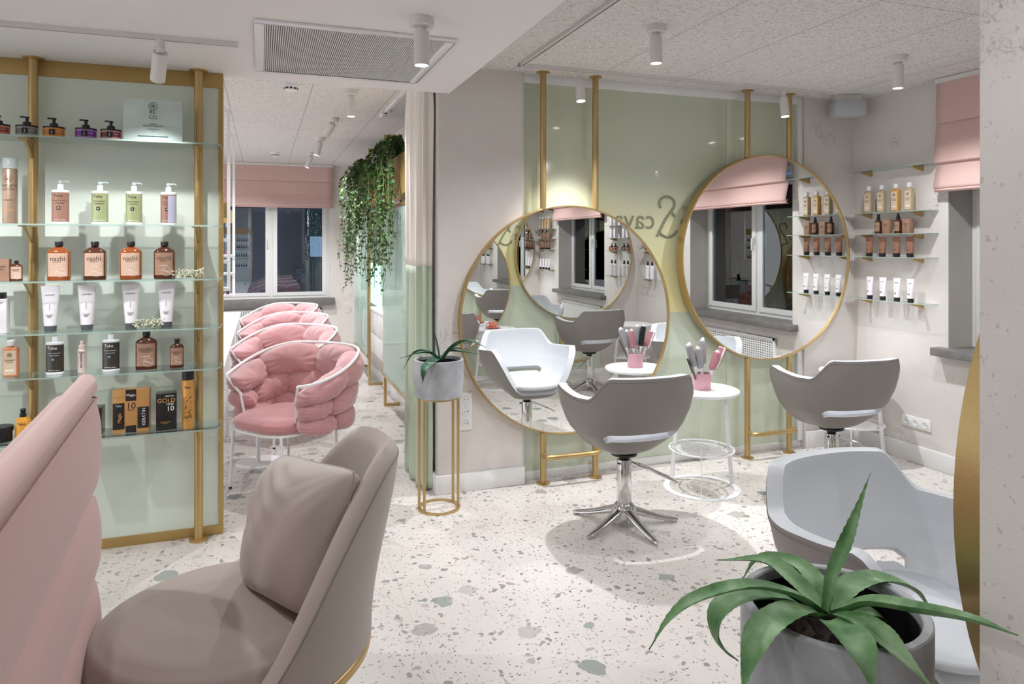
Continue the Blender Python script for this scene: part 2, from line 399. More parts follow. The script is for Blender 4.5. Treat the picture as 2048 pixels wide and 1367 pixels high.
# lettering on the glass: script ampersand between words
def logo(y, cx, cz, flip, face):
    t = thing('wall_lettering', 'grey lettering with a large ampersand on the %s' % ('glass between the two round mirrors' if flip else 'opposite glass, seen only in mirrors'), 'sign', (cx, y, cz))
    sx = -1 if flip else 1
    rot = (90, 0, 0 if face < 0 else 180)
    g = M['text_grey']; k = -1 if face < 0 else 1
    # ampersand stroke, drawn in reading orientation
    A = [(-.085, .045), (-.088, .088), (-.06, .125), (-.02, .135), (.02, .12), (.04, .08), (.03, .03), (-.005, -.01), (-.045, -.065), (-.06, -.11), (-.03, -.15), (.02, -.165), (.065, -.14), (.09, -.10)]
    B = [(.045, .005), (.00, -.025), (.06, .0)]
    def pp(x, z): return (x*sx*(-1 if face > 0 else 1), .004*k*.5, z)
    curve1 = [(.075,.06),(.085,.10),(.06,.135),(.01,.145),(-.035,.12),(-.04,.075),(-.01,.035),(.04,-.03),(.09,-.12),(.105,-.145)]
    curve2 = [(-.045,-.0),(-.02,.03),(-.01,.035)]
    curve3 = [(-.06,-.10),(-.03,-.135),(.02,-.15),(.07,-.13),(.09,-.105)]
    m = MB()
    for c in (curve1, curve2, curve3): m.tube(bez([pp(*q) for q in c], 24), .0085, 6)
    m.build('ampersand', g, t)
    rr = (90, 0, 0 if face < 0 else 180)
    ff = flip
    off = 1 if (flip != (face > 0)) else -1   # which world side the first word falls on
    text('salon', .075, g, t, (.155*off+.03*off, .002*k, .065), rr, flip=ff, name='small_lettering')
    text('care', .17, g, t, (.235*off, .002*k, -.04), rr, flip=ff, name='word_lettering')
    text('cava', .20, g, t, (-.29*off, .002*k, -.03), rr, flip=ff, name='word_lettering')
    return t
logo(YM-.003, 2.80, 1.795, True, -1)
logo(.821, 2.72, 1.73, False, 1)

# ------------------------------------------------------------------ windows
def window(n, blindlab, axis, y0, y1, z0, z1, x, mull, facing):
    # built in (a, d) coordinates: a along the wall, d depth outwards
    def P(a0, a1, d0, d1, za, zb):
        return (x+d0, x+d1, a0, a1, za, zb) if axis == 'Y' else (a0, a1, x+d0, x+d1, za, zb)
    t = bpy.data.objects.new('window_%d' % n, None); COL.objects.link(t); t['kind'] = 'structure'
    f = MB(); D0, D1 = .0, .06; w_ = .05
    f.box(*P(y0, y1, D0, D1, z0, z0+w_)); f.box(*P(y0, y1, D0, D1, z1-w_, z1)); f.box(*P(y0, y0+w_, D0, D1, z0+w_, z1-w_)); f.box(*P(y1-w_, y1, D0, D1, z0+w_, z1-w_))
    f.box(*P(mull-.03, mull+.03, D0, D1, z0+w_, z1-w_)); f.build('frame', M['pvc'], t, smooth=0)
    for a0, a1 in ((y0+w_, mull-.03), (mull+.03, y1-w_)):
        s = MB(); k = .05; d0, d1 = -.012, .03
        zz0, zz1 = z0+w_-.01, z1-w_+.01
        s.box(*P(a0-.01, a1+.01, d0, d1, zz0, zz0+k)); s.box(*P(a0-.01, a1+.01, d0, d1, zz1-k, zz1)); s.box(*P(a0-.01, a0+k, d0, d1, zz0+k, zz1-k)); s.box(*P(a1-k, a1+.01, d0, d1, zz0+k, zz1-k))
        so = s.build('sash', M['pvc'], t, smooth=0)
        MB().box(*P(a0+k-.004, a1-k+.004, .004, .012, zz0+k-.004, zz1-k+.004)).build('pane', M['nightpane'], so)
    h = MB(); hz = z0+(z1-z0)*.55
    h.box(*P(mull-.055, mull-.03, -.03, -.018, hz-.04, hz+.04)); h.box(*P(mull-.05, mull-.035, -.05, -.03, hz-.10, hz+.02)); h.build('handle', M['pvc'], t, bevel=.004)
    return t
window(1, '', 'Y', 1.95, 3.55, .87, 2.25, XW+.23, 2.80, -1)
window(2, '', 'X', -1.3, .93, .80, 2.30, YB+.05, .12, -1)
rv = MB(); rv.box(XW+.001, XW+.235, 3.5501-.004, 3.5502, .84, 2.3); rv.box(XW+.001, XW+.235, 1.9498, 1.9501+.004, .84, 2.3)
struct(rv.build('trim_5', M['reveal'], smooth=0))
def sill(label, *b): tag(bx('window_sill', *b, M['sill'], bevel=.006), label, 'window sill')
sill('grey concrete sill under the right wall window', XW-.09, XW+.23, 1.90, 3.62, .815, .872)
sill('long dark grey sill under the back window behind the pink chairs', -1.4, 1.0, YB-.12, YB+.05, .70, .80)

def blind(label, axis, a0, a1, x, zt, zb, s):
    # s: direction into the room
    t = thing('roman_blind', label, 'blind', ((x, (a0+a1)/2, zb) if axis == 'Y' else ((a0+a1)/2, x, zb)))
    H = zt-zb; hw = (a1-a0)/2
    def prof():
        # (out, z) from top to bottom with soft folds
        p = [(.010, H), (.012, H-.05), (.020, H*.72)]
        zf = H*.60
        p += [(.014, zf+.004), (.008, zf), (.014, zf-.004)]
        p += [(.030, zf-.12), (.045, zf-.22), (.052, H*.25), (.040, H*.24), (.018, H*.245), (.020, H*.20), (.040, H*.10), (.050, .02), (.035, .008), (.020, .02), (.022, .028), (.045, .0), (.030, -.012), (.010, -.004)]
        return p
    p = prof(); n = 26
    def fn(i, j):
        k = j*(len(p)-1); q = min(int(k), len(p)-2); f = k-q
        o = p[q][0]*(1-f)+p[q+1][0]*f; z = p[q][1]*(1-f)+p[q+1][1]*f
        a = (i-.5)*2*hw; o += .004*sin(i*23+z*5)*smoothstep(H, H*.4, z)
        return (s*o, a, z) if axis == 'Y' else (a, s*o, z)
    ob = MB().grid(fn, n, len(p)*3).build('fabric', M['blind'], t, smooth=50)
    md = ob.modifiers.new('t', 'SOLIDIFY'); md.thickness = .003
    r = MB(); r.box(*((-.0*s, .03*s, -hw, hw) if axis == 'Y' else (-hw, hw, min(0, .03*s), max(0, .03*s))), H-.03, H-.002) if axis == 'X' else r.box(min(0, .03*s), max(0, .03*s), -hw, hw, H-.03, H-.002)
    r.build('top_rail', M['pvc'], t)
    return t
blind('pink roman blind over the window of the right wall', 'Y', 1.86, 3.58, XW-.06, ZC-.002, 1.965, -1)
blind('wide pink roman blind over the back room window', 'X', -1.45, .97, YB-.07, ZC-.002, 2.12, -1)
# radiators grilles under windows
def grille(label, axis, a0, a1, x, z0, z1, s):
    c = ((x, (a0+a1)/2, 0) if axis == 'Y' else ((a0+a1)/2, x, 0))
    t = thing('radiator_cover', label, 'radiator cover', c); hw = (a1-a0)/2
    def B(m, a, b_, d0, d1, za, zb):
        d0, d1 = sorted((d0*s, d1*s)); m.box(*((d0, d1, a, b_) if axis == 'Y' else (a, b_, d0, d1)), za, zb)
    f = MB()
    for q in ((-hw, hw, 0, .03, z0, z0+.03), (-hw, hw, 0, .03, z1-.03, z1), (-hw, -hw+.03, 0, .03, z0, z1), (hw-.03, hw, 0, .03, z0, z1)): B(f, *q)
    f.build('frame', M['board'], t, bevel=.003)
    bk = MB(); B(bk, -hw+.02, hw-.02, .004, .008, z0+.02, z1-.02); bk.build('backing', M['slot'], t)
    g = MB(); st = .032; n = int((2*hw-.06)/st)
    for i in range(n+1):
        a = -hw+.03+i*st; B(g, a, a+.016, .014, .018, z0+.03, z1-.03)
    for k in range(int((z1-z0-.06)/.022)+1):
        z = z0+.03+k*.022; B(g, -hw+.03, hw-.03, .013, .019, z, z+.012)
    g.build('grille', M['board'], t, smooth=0)
grille('white perforated radiator cover under the right wall window', 'Y', 2.0, 3.35, XW, .14, .72, -1)
grille('white perforated radiator cover under the back window', 'X', -1.2, .82, YB, .08, .66, -1)
# the night street outside
tag(bx('night_building', 8.2, 9.6, -3.5, 9, -1, 7, M['night']), 'dark apartment facade across the street beyond the right window', 'building')
nb = bpy.data.objects['night_building']
for i in range(6):
    for j in range(3):
        if (i*5+j*3) % 4 < 2: MB().box(8.17, 8.2, -2+i*1.7, -1.2+i*1.7, .6+j*2, 1.6+j*2).build('window', M['nightwin'], nb)
M['night_far'] = mat('night_facade_far', srgb(48, 58, 72), .9, noise=.4, nscale=1.2)
tag(bx('night_building', -8, 7, 16.2, 17.5, -1, 12, M['night_far']), 'dark apartment facade far outside the back window', 'building')
nb = bpy.data.objects['night_building.001']
for i in range(9):
    for j in range(4):
        if (i*7+j*5) % 5 < 2: MB().box(-5+i*1.2, -4.65+i*1.2, 16.17, 16.2, 1.3+j*1.3, 1.75+j*1.3).build('window', M['nightwin'], nb)
def car(loc, rz, label):
    t = thing('parked_car', label, 'car', loc, rz)
    pf = [(-2.1,.35),(-2.15,.7),(-1.9,.86),(-1.2,.93),(-.6,1.38),(.7,1.42),(1.4,.98),(2.0,.92),(2.15,.6),(2.1,.35)]
    m = MB(); n = len(pf)
    for y in (-.85, -.7, .7, .85):
        m.v += [(x, y, z if abs(y) < .8 else min(z, .9)) for x, z in pf]
    for k in range(3):
        for i in range(n): j = (i+1) % n; m.f.append((k*n+i, k*n+j, (k+1)*n+j, (k+1)*n+i)); m.m.append(0)
    m.f += [tuple(range(n))[::-1], tuple(3*n+i for i in range(n))]; m.m += [0, 0]
    m.build('body', M['nightcar'], t, bevel=.03)
    m = MB(); m.box(-.55, .65, -.86, .86, .95, 1.32); m.build('side_window', M['dark'], t, bevel=.04)
    for x in (-1.35, 1.35):
        for y in (-.8, .8): MB().tube([(x, y-.1, .33), (x, y+.1, .33)], .33, 20).build('wheel', M['dark'], t)
struct(bx('ground', 5.2, 9.6, -3.5, 9, -.3, -.2, M['night']))
car((6.6, 3.2, -.2), R(90), 'dark blue car parked outside the right wall window')

# ------------------------------------------------------------------ ceiling fittings
def tracklight(label, x, y, z, aim=None, on=True, blend=.5, power=45, tilt=(0, 0), track=False, size=150, grp='ceiling spotlights', short=False):
    t = thing('ceiling_spotlight', label, 'spotlight', (x, y, z), 0, grp)
    MB().lathe([(.052, 0), (.052, -.035), (.048, -.038)] if not track else [(.02, 0), (.02, -.03), (.022, -.035)], 24).build('mount', M['fixture'], t)
    j = MB(); j.lathe([(.018, -.035), (.018, -.06)], 14); j.build('joint', M['fixture'], t)
    h = MB(); L = .142 if not short else .12; rr = .032
    h.lathe([(rr*.96, 0), (rr, -.003), (rr, -L), (rr-.004, -L), (rr-.005, -L+.006)], 28, cap=False)
    h.add([(rr*.96*cos(2*pi*k/28), rr*.96*sin(2*pi*k/28), 0) for k in range(28)], [tuple(range(28))])
    d = MB(); d.lathe([(rr-.005, -L+.006), (.001, -L+.007)], 24, cap=False)
    mt = Matrix.Translation((0, 0, -.055)) @ Matrix.Rotation(tilt[0], 4, 'X') @ Matrix.Rotation(tilt[1], 4, 'Y')
    h.xf(mt); d.xf(mt)
    ho = h.build('housing', M['fixture'], t)
    d.build('lens', M['lamp'] if on else M['wmetal'], ho)
    if on and power:
        p = Vector((x, y, z)) + mt @ Vector((0, 0, -L-.012)); dr = mt.to_3x3() @ Vector((0, 0, -1))
        spot(p, p+dr, power, size, 1.0 if track else blend)
    return t
PW = 58
tracklight('white cylinder spotlight under the lowered ceiling beside the air grille', .621, 2.852, ZS, power=PW*.28)
tracklight('white spotlight nearest the dark track, above the nearer styling chair', 1.947, 3.198, ZC, power=PW*.5)
tracklight('white spotlight on the textured ceiling farther right, near the pink blind', 3.648, 3.215, ZC, power=PW*.6)
tracklight('white spotlight hanging from the track between the poles of the lower mirror', 1.955, 4.154, ZC-.02, power=PW*2.2, track=True, size=84, tilt=(-.14, 0))
tracklight('white spotlight hanging from the track between the poles of the higher mirror', 3.60, 4.154, ZC-.02, power=PW*2.2, track=True, size=84, tilt=(-.14, 0))
tracklight('nearest lit spotlight over the pink chairs in the back room', .621, 5.301, ZC, power=PW*1.2)
tracklight('unlit tilted spotlight, second in the back room row', .606, 6.544, ZC, on=False, tilt=(.5, .5), short=True)
tracklight('tilted lit spotlight, third in the back room row', .585, 7.801, ZC, tilt=(.0, .25), power=PW*1.3)
tracklight('tilted lit spotlight nearest the back window blind', .575, 9.132, ZC, tilt=(.0, .35), power=PW*1.3)
tracklight('tilted spotlight on the left track aimed at the shelves', -.433, 3.49, ZS-.02, on=False, tilt=(.72, .16), track=True)
spot((-.46, 3.63, 2.33), (-.66, 4.17, 1.12), 20, 84, .7, .015)
# fill spots added out of frame to brighten the room
for i, (x, y, p) in enumerate(((1.95, 1.75, .35), (3.60, 1.75, .7), (-.6, 1.6, .25), (-1.3, 3.2, .85), (.4, .6, .15), (-1.0, 6.0, 1.3), (-1.0, 8.2, 1.3))):
    z = ZC if (x > 1.1 or y > 4.3) else ZS
    tracklight(['white spotlight above the styling chair beside the agave, seen in mirrors', 'white spotlight above the far chair at the dividing wall, seen in mirrors', 'white spotlight over the pink lounge back, above the frame', 'white spotlight in front of the display shelves, above the frame', 'white spotlight above the camera side of the entrance', 'white spotlight over the manicure desk behind the display wall', 'white spotlight over the far end of the manicure desk'][i], x, y, z, power=PW*p)
def track(label, pts, z, wd=.034, grp=None):
    t = thing('lighting_track', label, 'lighting track', (pts[0][0], pts[0][1], z), 0, grp)
    for (xa, ya), (xb, yb) in zip(pts, pts[1:]):
        x0, x1 = sorted((xa, xb)); y0, y1 = sorted((ya, yb)); ox, oy = pts[0]
        m = MB(); h = wd/2
        vert = abs(xa-xb) < .01
        if vert:
            m.box(x0-h-ox, x0-h+.010-ox, y0-h-oy, y1+h-oy, -.02, 0); m.box(x0+h-.010-ox, x0+h-ox, y0-h-oy, y1+h-oy, -.02, 0)
            g = MB().box(x0-h+.010-ox, x0+h-.010-ox, y0-oy, y1-oy, -.006, -.001)
        else:
            m.box(x0-h-ox, x1+h-ox, y0-h-oy, y0-h+.010-oy, -.02, 0); m.box(x0-h-ox, x1+h-ox, y0+h-.010-oy, y0+h-oy, -.02, 0)
            g = MB().box(x0-ox, x1-ox, y0-h+.010-oy, y0+h-.010-oy, -.006, -.001)
        r = m.build('rail', M['fixture'], t, smooth=0); g.build('slot', M['slot'], r, smooth=0)
track('long white track running under the lowered ceiling towards the shelves', [(-2.2, 3.49), (-.125, 3.49)], ZS)
track('white track framing the textured ceiling above the round mirrors', [(1.548, .9), (1.548, 4.154), (4.08, 4.154), (4.08, .9)], ZC)
# ceiling air grille
t = thing('air_grille', 'large rectangular slatted air grille in the lowered ceiling', 'ceiling grille', (.40, 3.545, ZS))
x0, x1, y0, y1 = -.435, .435, -.465, .465
f = MB(); wd = .042
f.box(x0, x1, y0, y0+wd, -.012, 0); f.box(x0, x1, y1-wd, y1, -.012, 0); f.box(x0, x0+wd, y0+wd, y1-wd, -.012, 0); f.box(x1-wd, x1, y0+wd, y1-wd, -.012, 0)
f.build('frame', M['wmetal'], t, bevel=.003)
bx('backing', x0+wd, x1-wd, y0+wd, y1-wd, -.0015, -.0005, mat('grille_backing', srgb(120, 120, 120), .8), t)
s_ = MB(); n = 84
for i in range(n):
    x = x0+wd+(i+.5)*(x1-x0-2*wd)/n; s_.box(x-.0030, x+.0030, y0+wd, y1-wd, -.010, -.001)
s_.build('slats', M['grille'], t, smooth=0)
for (x, y, lb) in ((.192, 5.246, 'smoke detector on the back room ceiling beside the lowered slab'), (.148, 9.284, 'smoke detector on the ceiling near the back window blind')):
    t = thing('smoke_detector', 'round white '+lb, 'smoke detector', (x, y, ZC))
    MB().lathe([(.055, 0), (.055, -.02), (.047, -.024), (.045, -.045), (.030, -.052)], 28).build('body', M['wmetal'], t)
    m = MB()
    for k in range(10):
        a = 2*pi*k/10; m.box(-.009, .009, -.0475, -.044, -.040, -.028); m.xf(Matrix.Rotation(a, 4, 'Z'), len(m.v)-8)
    m.build('vent_slots', M['dark'], t)
# corner speaker
t = thing('wall_speaker', 'pale grey box speaker hung under the ceiling corner by the right wall', 'speaker', (4.24, 4.19, ZC), R(-20))
m = MB(); pf = [(-.11, -.045), (.11, -.045), (.12, -.10), (.115, -.165), (-.115, -.165), (-.12, -.10)]
for y in (-.06, .07): m.v += [(x, y, z) for x, z in pf]
m.f = [tuple(range(6))[::-1], tuple(range(6, 12))]+[(i, (i+1) % 6, (i+1) % 6+6, i+6) for i in range(6)]; m.m = [0]*8
m.build('housing', mat('speaker_grey', srgb(186, 190, 194), .5), t, bevel=.006)
bx('bracket', -.10, .10, -.03, .04, -.045, -.001, M['fixture'], t, bevel=.004)

# ------------------------------------------------------------------ mirror stations
def station(label, x, y, zc, r, s, mlabel, grp=None):
    # s = -1: faces -Y (mirror wall), +1: faces +Y
    t = thing('round_mirror', mlabel, 'mirror', (x, y, zc))
    def ring(r0, r1, ya, yb, seg=96):
        m = MB(); pr = [(r0, ya), (r1, ya), (r1, yb), (r0, yb)]
        m.grid(lambda i, j: (pr[int(round(j*4)) % 4][0]*cos(2*pi*i), pr[int(round(j*4)) % 4][1], pr[int(round(j*4)) % 4][0]*sin(2*pi*i)), seg, 4, True, True)
        return m
    ring(r-.010, r, s*.012, -s*.060).build('rim', M['gold'], t, bevel=.001, bseg=1)
    g = MB(); N = 96; g.add([((r-.009)*cos(2*pi*i/N), 0, (r-.009)*sin(2*pi*i/N)) for i in range(N)], [tuple(range(N))])
    g.add([((r-.009)*cos(2*pi*i/N), -s*.004, (r-.009)*sin(2*pi*i/N)) for i in range(N)], [tuple(range(N))])
    g.build('mirror_glass', M['mirror'], t, smooth=0, recalc=False)
    g = MB(); g.add([((r-.009)*cos(2*pi*i/N), -s*.052, (r-.009)*sin(2*pi*i/N)) for i in range(N)], [tuple(range(N))])
    g.build('backing', M['goldflat'], t, smooth=0)
    # poles above and below the rim, foot rail
    p = thing('pole_frame', label, 'mirror stand', (x, y-s*.006, 0))
    for k in (-1, 1):
        dx = k*.193; dz = math.sqrt(r*r-dx*dx)
        MB().tube([(dx, 0, .004), (dx, 0, zc-dz)], .021, 16).build('lower_pole', M['gold'], p)
        MB().tube([(dx, 0, zc+dz), (dx, 0, ZC-.004)], .021, 16).build('upper_pole', M['gold'], p)
        MB().lathe([(.046, 0), (.046, .006), (.024, .010)], 24, dx, 0).build('floor_flange', M['gold'], p)
        MB().lathe([(.046, ZC), (.046, ZC-.006), (.024, ZC-.010)], 24, dx, 0).build('ceiling_flange', M['gold'], p)
    MB().tube(bez([(-.193, 0, .19), (-.193, s*.045, .19), (-.165, s*.075, .19), (0, s*.078, .19), (.165, s*.075, .19), (.193, s*.045, .19), (.193, 0, .19)], 30), .0165, 12).build('foot_rail', M['gold'], p)
station('pair of gold poles with foot rail carrying the lower round mirror on the glass wall', 1.955, 4.306, 1.085, .771, -1, 'large gold-rimmed round mirror hung low behind the nearer styling chair')
station('pair of gold poles with foot rail carrying the higher round mirror on the glass wall', 3.60, 4.306, 1.491, .771, -1, 'large gold-rimmed round mirror hung high beside the wall shelves')
station('pair of gold poles of the mirror at the end of the dividing wall', 1.955, .915, 1.12, .771, 1, 'round gold mirror at the end of the near wall, only its gold edge in view')
station('gold poles behind the far chair of the dividing wall, seen in mirrors', 3.57, .915, 1.46, .771, 1, 'high round gold mirror on the dividing wall, seen reflected in the lower mirror')

# ------------------------------------------------------------------ salon chair
def salon_chair(label, loc, rz, group=None):
    t = thing('styling_chair', label, 'chair', loc, rz, group)
    prof = [(0.02, .412), (.28, .420), (.48, .450), (.66, .498), (.83, .548), (.94, .605), (1.03, .685), (1.065, .765), (1.06, .83), (1.05, .90)]
    front = [(0, .405), (.35, .408), (.60, .435), (.78, .49), (.90, .56), (.97, .65), (1.03, .74), (1.05, .90)]
    L = [0]
    for a, b_ in zip(prof, prof[1:]): L.append(L[-1]+math.hypot((a[0]-b_[0])*.34, a[1]-b_[1]))
    def at_z(z):
        for i in range(len(prof)-1):
            if prof[i+1][1] >= z: f = (z-prof[i][1])/(prof[i+1][1]-prof[i][1]); return L[i]+f*(L[i+1]-L[i])
        return L[-1]
    def at_l(l):
        for i in range(len(prof)-1):
            if L[i+1] >= l-1e-9: f = (l-L[i])/(L[i+1]-L[i]); return prof[i][0]+f*(prof[i+1][0]-prof[i][0]), prof[i][1]+f*(prof[i+1][1]-prof[i][1])
        return prof[-1]
    def rmix(r, z, a):
        rf = front[-1][0]
        for (r0, z0), (r1, z1) in zip(front, front[1:]):
            if z <= z1: rf = r0+(r1-r0)*max(0, z-z0)/(z1-z0); break
        k = smoothstep(.1, .8, -cos(a)); return r*(1-k)+rf*k*min(1, r*4)
    def ztop(ph):
        a = abs(ph)   # degrees from the back centre
        z = .895-.120*smoothstep(34, 58, a)
        z += .028*smoothstep(70, 112, a)
        z -= .335*smoothstep(108, 152, a)
        return z
    NU, NV = 96, 22
    zsl0, zsl1 = .535, .580
    l0, l1, lt = at_z(zsl0), at_z(zsl1), L[-1]
    # rows in back region: aligned to slot edges
    rows = [l0*i/8 for i in range(9)]+[l1]+[l1+(at_z(.895)-l1)*i/12 for i in range(1, 13)]
    rows = [r_/at_z(.895) for r_ in rows]
    def fn(i, j):
        ph = (i*NU % NU)/NU*360-180
        fr = rows[min(int(round(j*(len(rows)-1))), len(rows)-1)]
        l = fr*at_z(ztop(ph)); r, z = at_l(l)
        a = R(ph); e = .80; r = rmix(r, z, a)
        sx = math.copysign(abs(sin(a))**e, sin(a)); cy = math.copysign(abs(cos(a))**e, cos(a))
        bk = .30 if cos(a) > 0 else .30+.06*smoothstep(0, 1, -cos(a))
        return (.345*r*sx, -bk*r*cy-.045*max(0, cos(a))*smoothstep(.6, .9, z), z)
    m = MB(); nv = len(rows)
    m.grid(fn, NU, nv, True, False)
    # the slot between the back and the seat
    keep = []
    for q in m.f:
        i = min(q[0]//nv, q[1]//nv) if abs(q[0]//nv-q[1]//nv) == 1 else NU-1
        j = q[0] % nv if q[0] % nv < q[2] % nv else q[2] % nv
        ph = (i+.5)/NU*360-180
        if abs(ph) < 44 and j == 8: continue
        keep.append(q)
    m.f = keep; m.m = [0]*len(keep)
    m.f.append(tuple(i*nv for i in range(NU))); m.m.append(0)
    o = m.build('shell', [M['leather_out'], M['leather_in']], t, smooth=60)
    # normals outward
    md = o.modifiers.new('t', 'SOLIDIFY'); md.thickness = .048; md.offset = -1; md.material_offset = 1; md.material_offset_rim = 1; md.use_even_offset = False
    md = o.modifiers.new('b', 'BEVEL'); md.width = .009; md.segments = 3; md.limit_method = 'ANGLE'; md.angle_limit = R(50)
    # seat cushion
    def seat(i, j):
        a = 2*pi*i; e = .82
        pr = [(0, .560), (.5, .560), (.86, .554), (.96, .540), (.97, .525), (.86, .505), (.55, .480), (0, .470)]
        k = j*(len(pr)-1); q = min(int(k), len(pr)-2); f = k-q
        r = pr[q][0]*(1-f)+pr[q+1][0]*f; z = pr[q][1]*(1-f)+pr[q+1][1]*f
        sx = math.copysign(abs(sin(a))**e, sin(a)); cy = math.copysign(abs(cos(a))**e, cos(a))
        b_ = .215 if cos(a) > 0 else .315
        return (.245*r*sx, -b_*r*cy, z)
    MB().grid(seat, 48, 22, True).build('seat', M['leather_in'], t, smooth=70)
    # stitched seam along the rim outside
    st = MB(); pts = []
    for i in range(NU):
        ph = i/NU*360-180; l = at_z(ztop(ph))-.016; r, z = at_l(l); a = R(ph); e = .8; r = rmix(r, z, a)
        sx = math.copysign(abs(sin(a))**e, sin(a)); cy = math.copysign(abs(cos(a))**e, cos(a))
        bk = .30 if cos(a) > 0 else .30+.06*smoothstep(0, 1, -cos(a))
        pts.append(((.345*r+.0005)*sx, -(bk*r+.0005)*cy-.045*max(0, cos(a))*smoothstep(.6, .9, z), z))
    st.tube(pts, .0016, 6, True).build('seam', M['stitch'], t)
    # hydraulic column
    c = MB(); c.lathe([(.0, .412), (.075, .412), (.075, .400), (.03, .392), (.026, .372)][1:], 28); c.build('swivel_plate', M['dark'], t)
    c = MB(); c.lathe([(.040, .372), (.042, .368), (.042, .10), (.040, .096)], 28); c.build('column', M['silver'], t)
    c = MB(); c.lathe([(.044, .13), (.062, .110), (.074, .080), (.066, .045), (.040, .035)], 28); hub = c.build('hub', M['silver'], t)
    for k in range(5):
        a = 2*pi*k/5+R(61)
        pts = [(cos(a)*r_, sin(a)*r_, z) for r_, z in ((.03, .088), (.10, .066), (.20, .036), (.29, .018), (.315, .013))]
        MB().tube(bez(pts, 14), [.040-.029*(i/13)**.8 for i in range(14)], 14, flat=.72).build('leg', M['silver'], t)
    pd = MB(); pts = [(-.05, .03, .355), (.05, .03, .355), (.10, -.03, .33), (.27, -.06, .245), (.28, -.15, .24), (.10, -.13, .33), (.045, -.05, .355)]
    pd.tube([(.04, -.0, .352), (.10, -.01, .335), (.25, -.03, .262), (.262, -.045, .256), (.262, -.145, .256), (.25, -.155, .262), (.10, -.10, .335), (.04, -.04, .352)], .0055, 8)
    pd.tube([(-.055, -.02, .352), (.045, -.02, .352)], .009, 10); pd.build('foot_pump_lever', M['silver'], t)
    return t
C1 = salon_chair('taupe leather styling chair in front of the lower mirror, seen from behind', (1.94, 3.53, 0), R(-2))
dup(C1, (3.47, 3.56, 0), R(-6), 'taupe leather styling chair by the right wall, in front of the higher mirror')
dup(C1, (1.775, 1.535, 0), R(180+1), 'grey leather styling chair nearest the camera, behind the agave pot')
dup(C1, (3.36, 1.72, 0), R(180-4), 'styling chair at the dividing wall, seen only in the lower mirror')

# ------------------------------------------------------------------ side tables
def side_table(label, loc, rz=0):
    t = thing('side_table', label, 'table', loc, rz, None)
    MB().lathe([(.0, .628), (.236, .628), (.24, .631), (.24, .645), (.236, .648), (0, .648)][1:-1], 64).build('tabletop', M['wmetal'], t)
    def ring(R0, R1, z0, z1):
        pr = [(R0, z0), (R1, z0), (R1, z1), (R0, z1)]
        return MB().grid(lambda i, j: (pr[int(round(j*4)) % 4][0]*cos(2*pi*i), pr[int(round(j*4)) % 4][0]*sin(2*pi*i), pr[int(round(j*4)) % 4][1]), 72, 4, True, True)
    ring(.205, .245, 0, .007).build('base_ring', M['wmetal'], t)
    MB().tube([(.205*cos(2*pi*i/60),   .205*sin(2*pi*i/60), .258) for i in range(60)], .006, 8, True).build('shelf_ring', M['wmetal'], t)
    w_ = MB(); w_.tube([(.16*cos(2*pi*i/48), .16*sin(2*pi*i/48), .252) for i in range(48)], .003, 6, True)
    for k in range(-7, 8):
        d = k*.021; h = math.sqrt(max(0, .16**2-d*d))
        for an in (R(20), R(80)):
            a = Vector((d*cos(an)-h*-sin(an)*-1, d*sin(an)-h*cos(an), .252)); a = Vector((d*cos(an)+h*sin(an), d*sin(an)-h*cos(an), .252)); b_ = Vector((d*cos(an)-h*sin(an), d*sin(an)+h*cos(an), .252))
            w_.tube([a, b_], .0021, 5)
    for k in range(6):
        a = k*pi/3; w_.tube([(.16*cos(a), .16*sin(a), .252), (.205*cos(a), .205*sin(a), .258)], .0025, 6)
    w_.build('wire_shelf', M['wmetal'], t)
    for k in range(3):
        a = R(90)+k*2*pi/3; ca, sa = cos(a), sin(a); m = MB()
        def q(r, tt, z): return (r*ca-tt*sa, r*sa+tt*ca, z)
        m.add([q(.210, -.003, .006), q(.210, .003, .006), q(.240, .003, .006), q(.240, -.003, .006), q(.150, -.003, .63), q(.150, .003, .63), q(.180, .003, .63), q(.180, -.003, .63)],
              [(0, 3, 2, 1), (4, 5, 6, 7), (0, 1, 5, 4), (1, 2, 6, 5), (2, 3, 7, 6), (3, 0, 4, 7)])
        m.build('leg', M['wmetal'], t, bevel=.001, bseg=1)
    return t
T1 = side_table('round white side table with wire shelf carrying the pink brush cup', (2.705, 3.884, 0), R(145))
dup(T1, (4.157, 4.05, 0), R(10), 'round white side table in the far corner behind the second styling chair')
dup(T1, (2.45, 1.20, 0), R(0), 'round white side table carrying the coral cup, seen in the lower mirror')
dup(T1, (4.12, 1.30, 0), R(20), 'empty round white side table near the dividing wall corner, seen in the lower mirror')
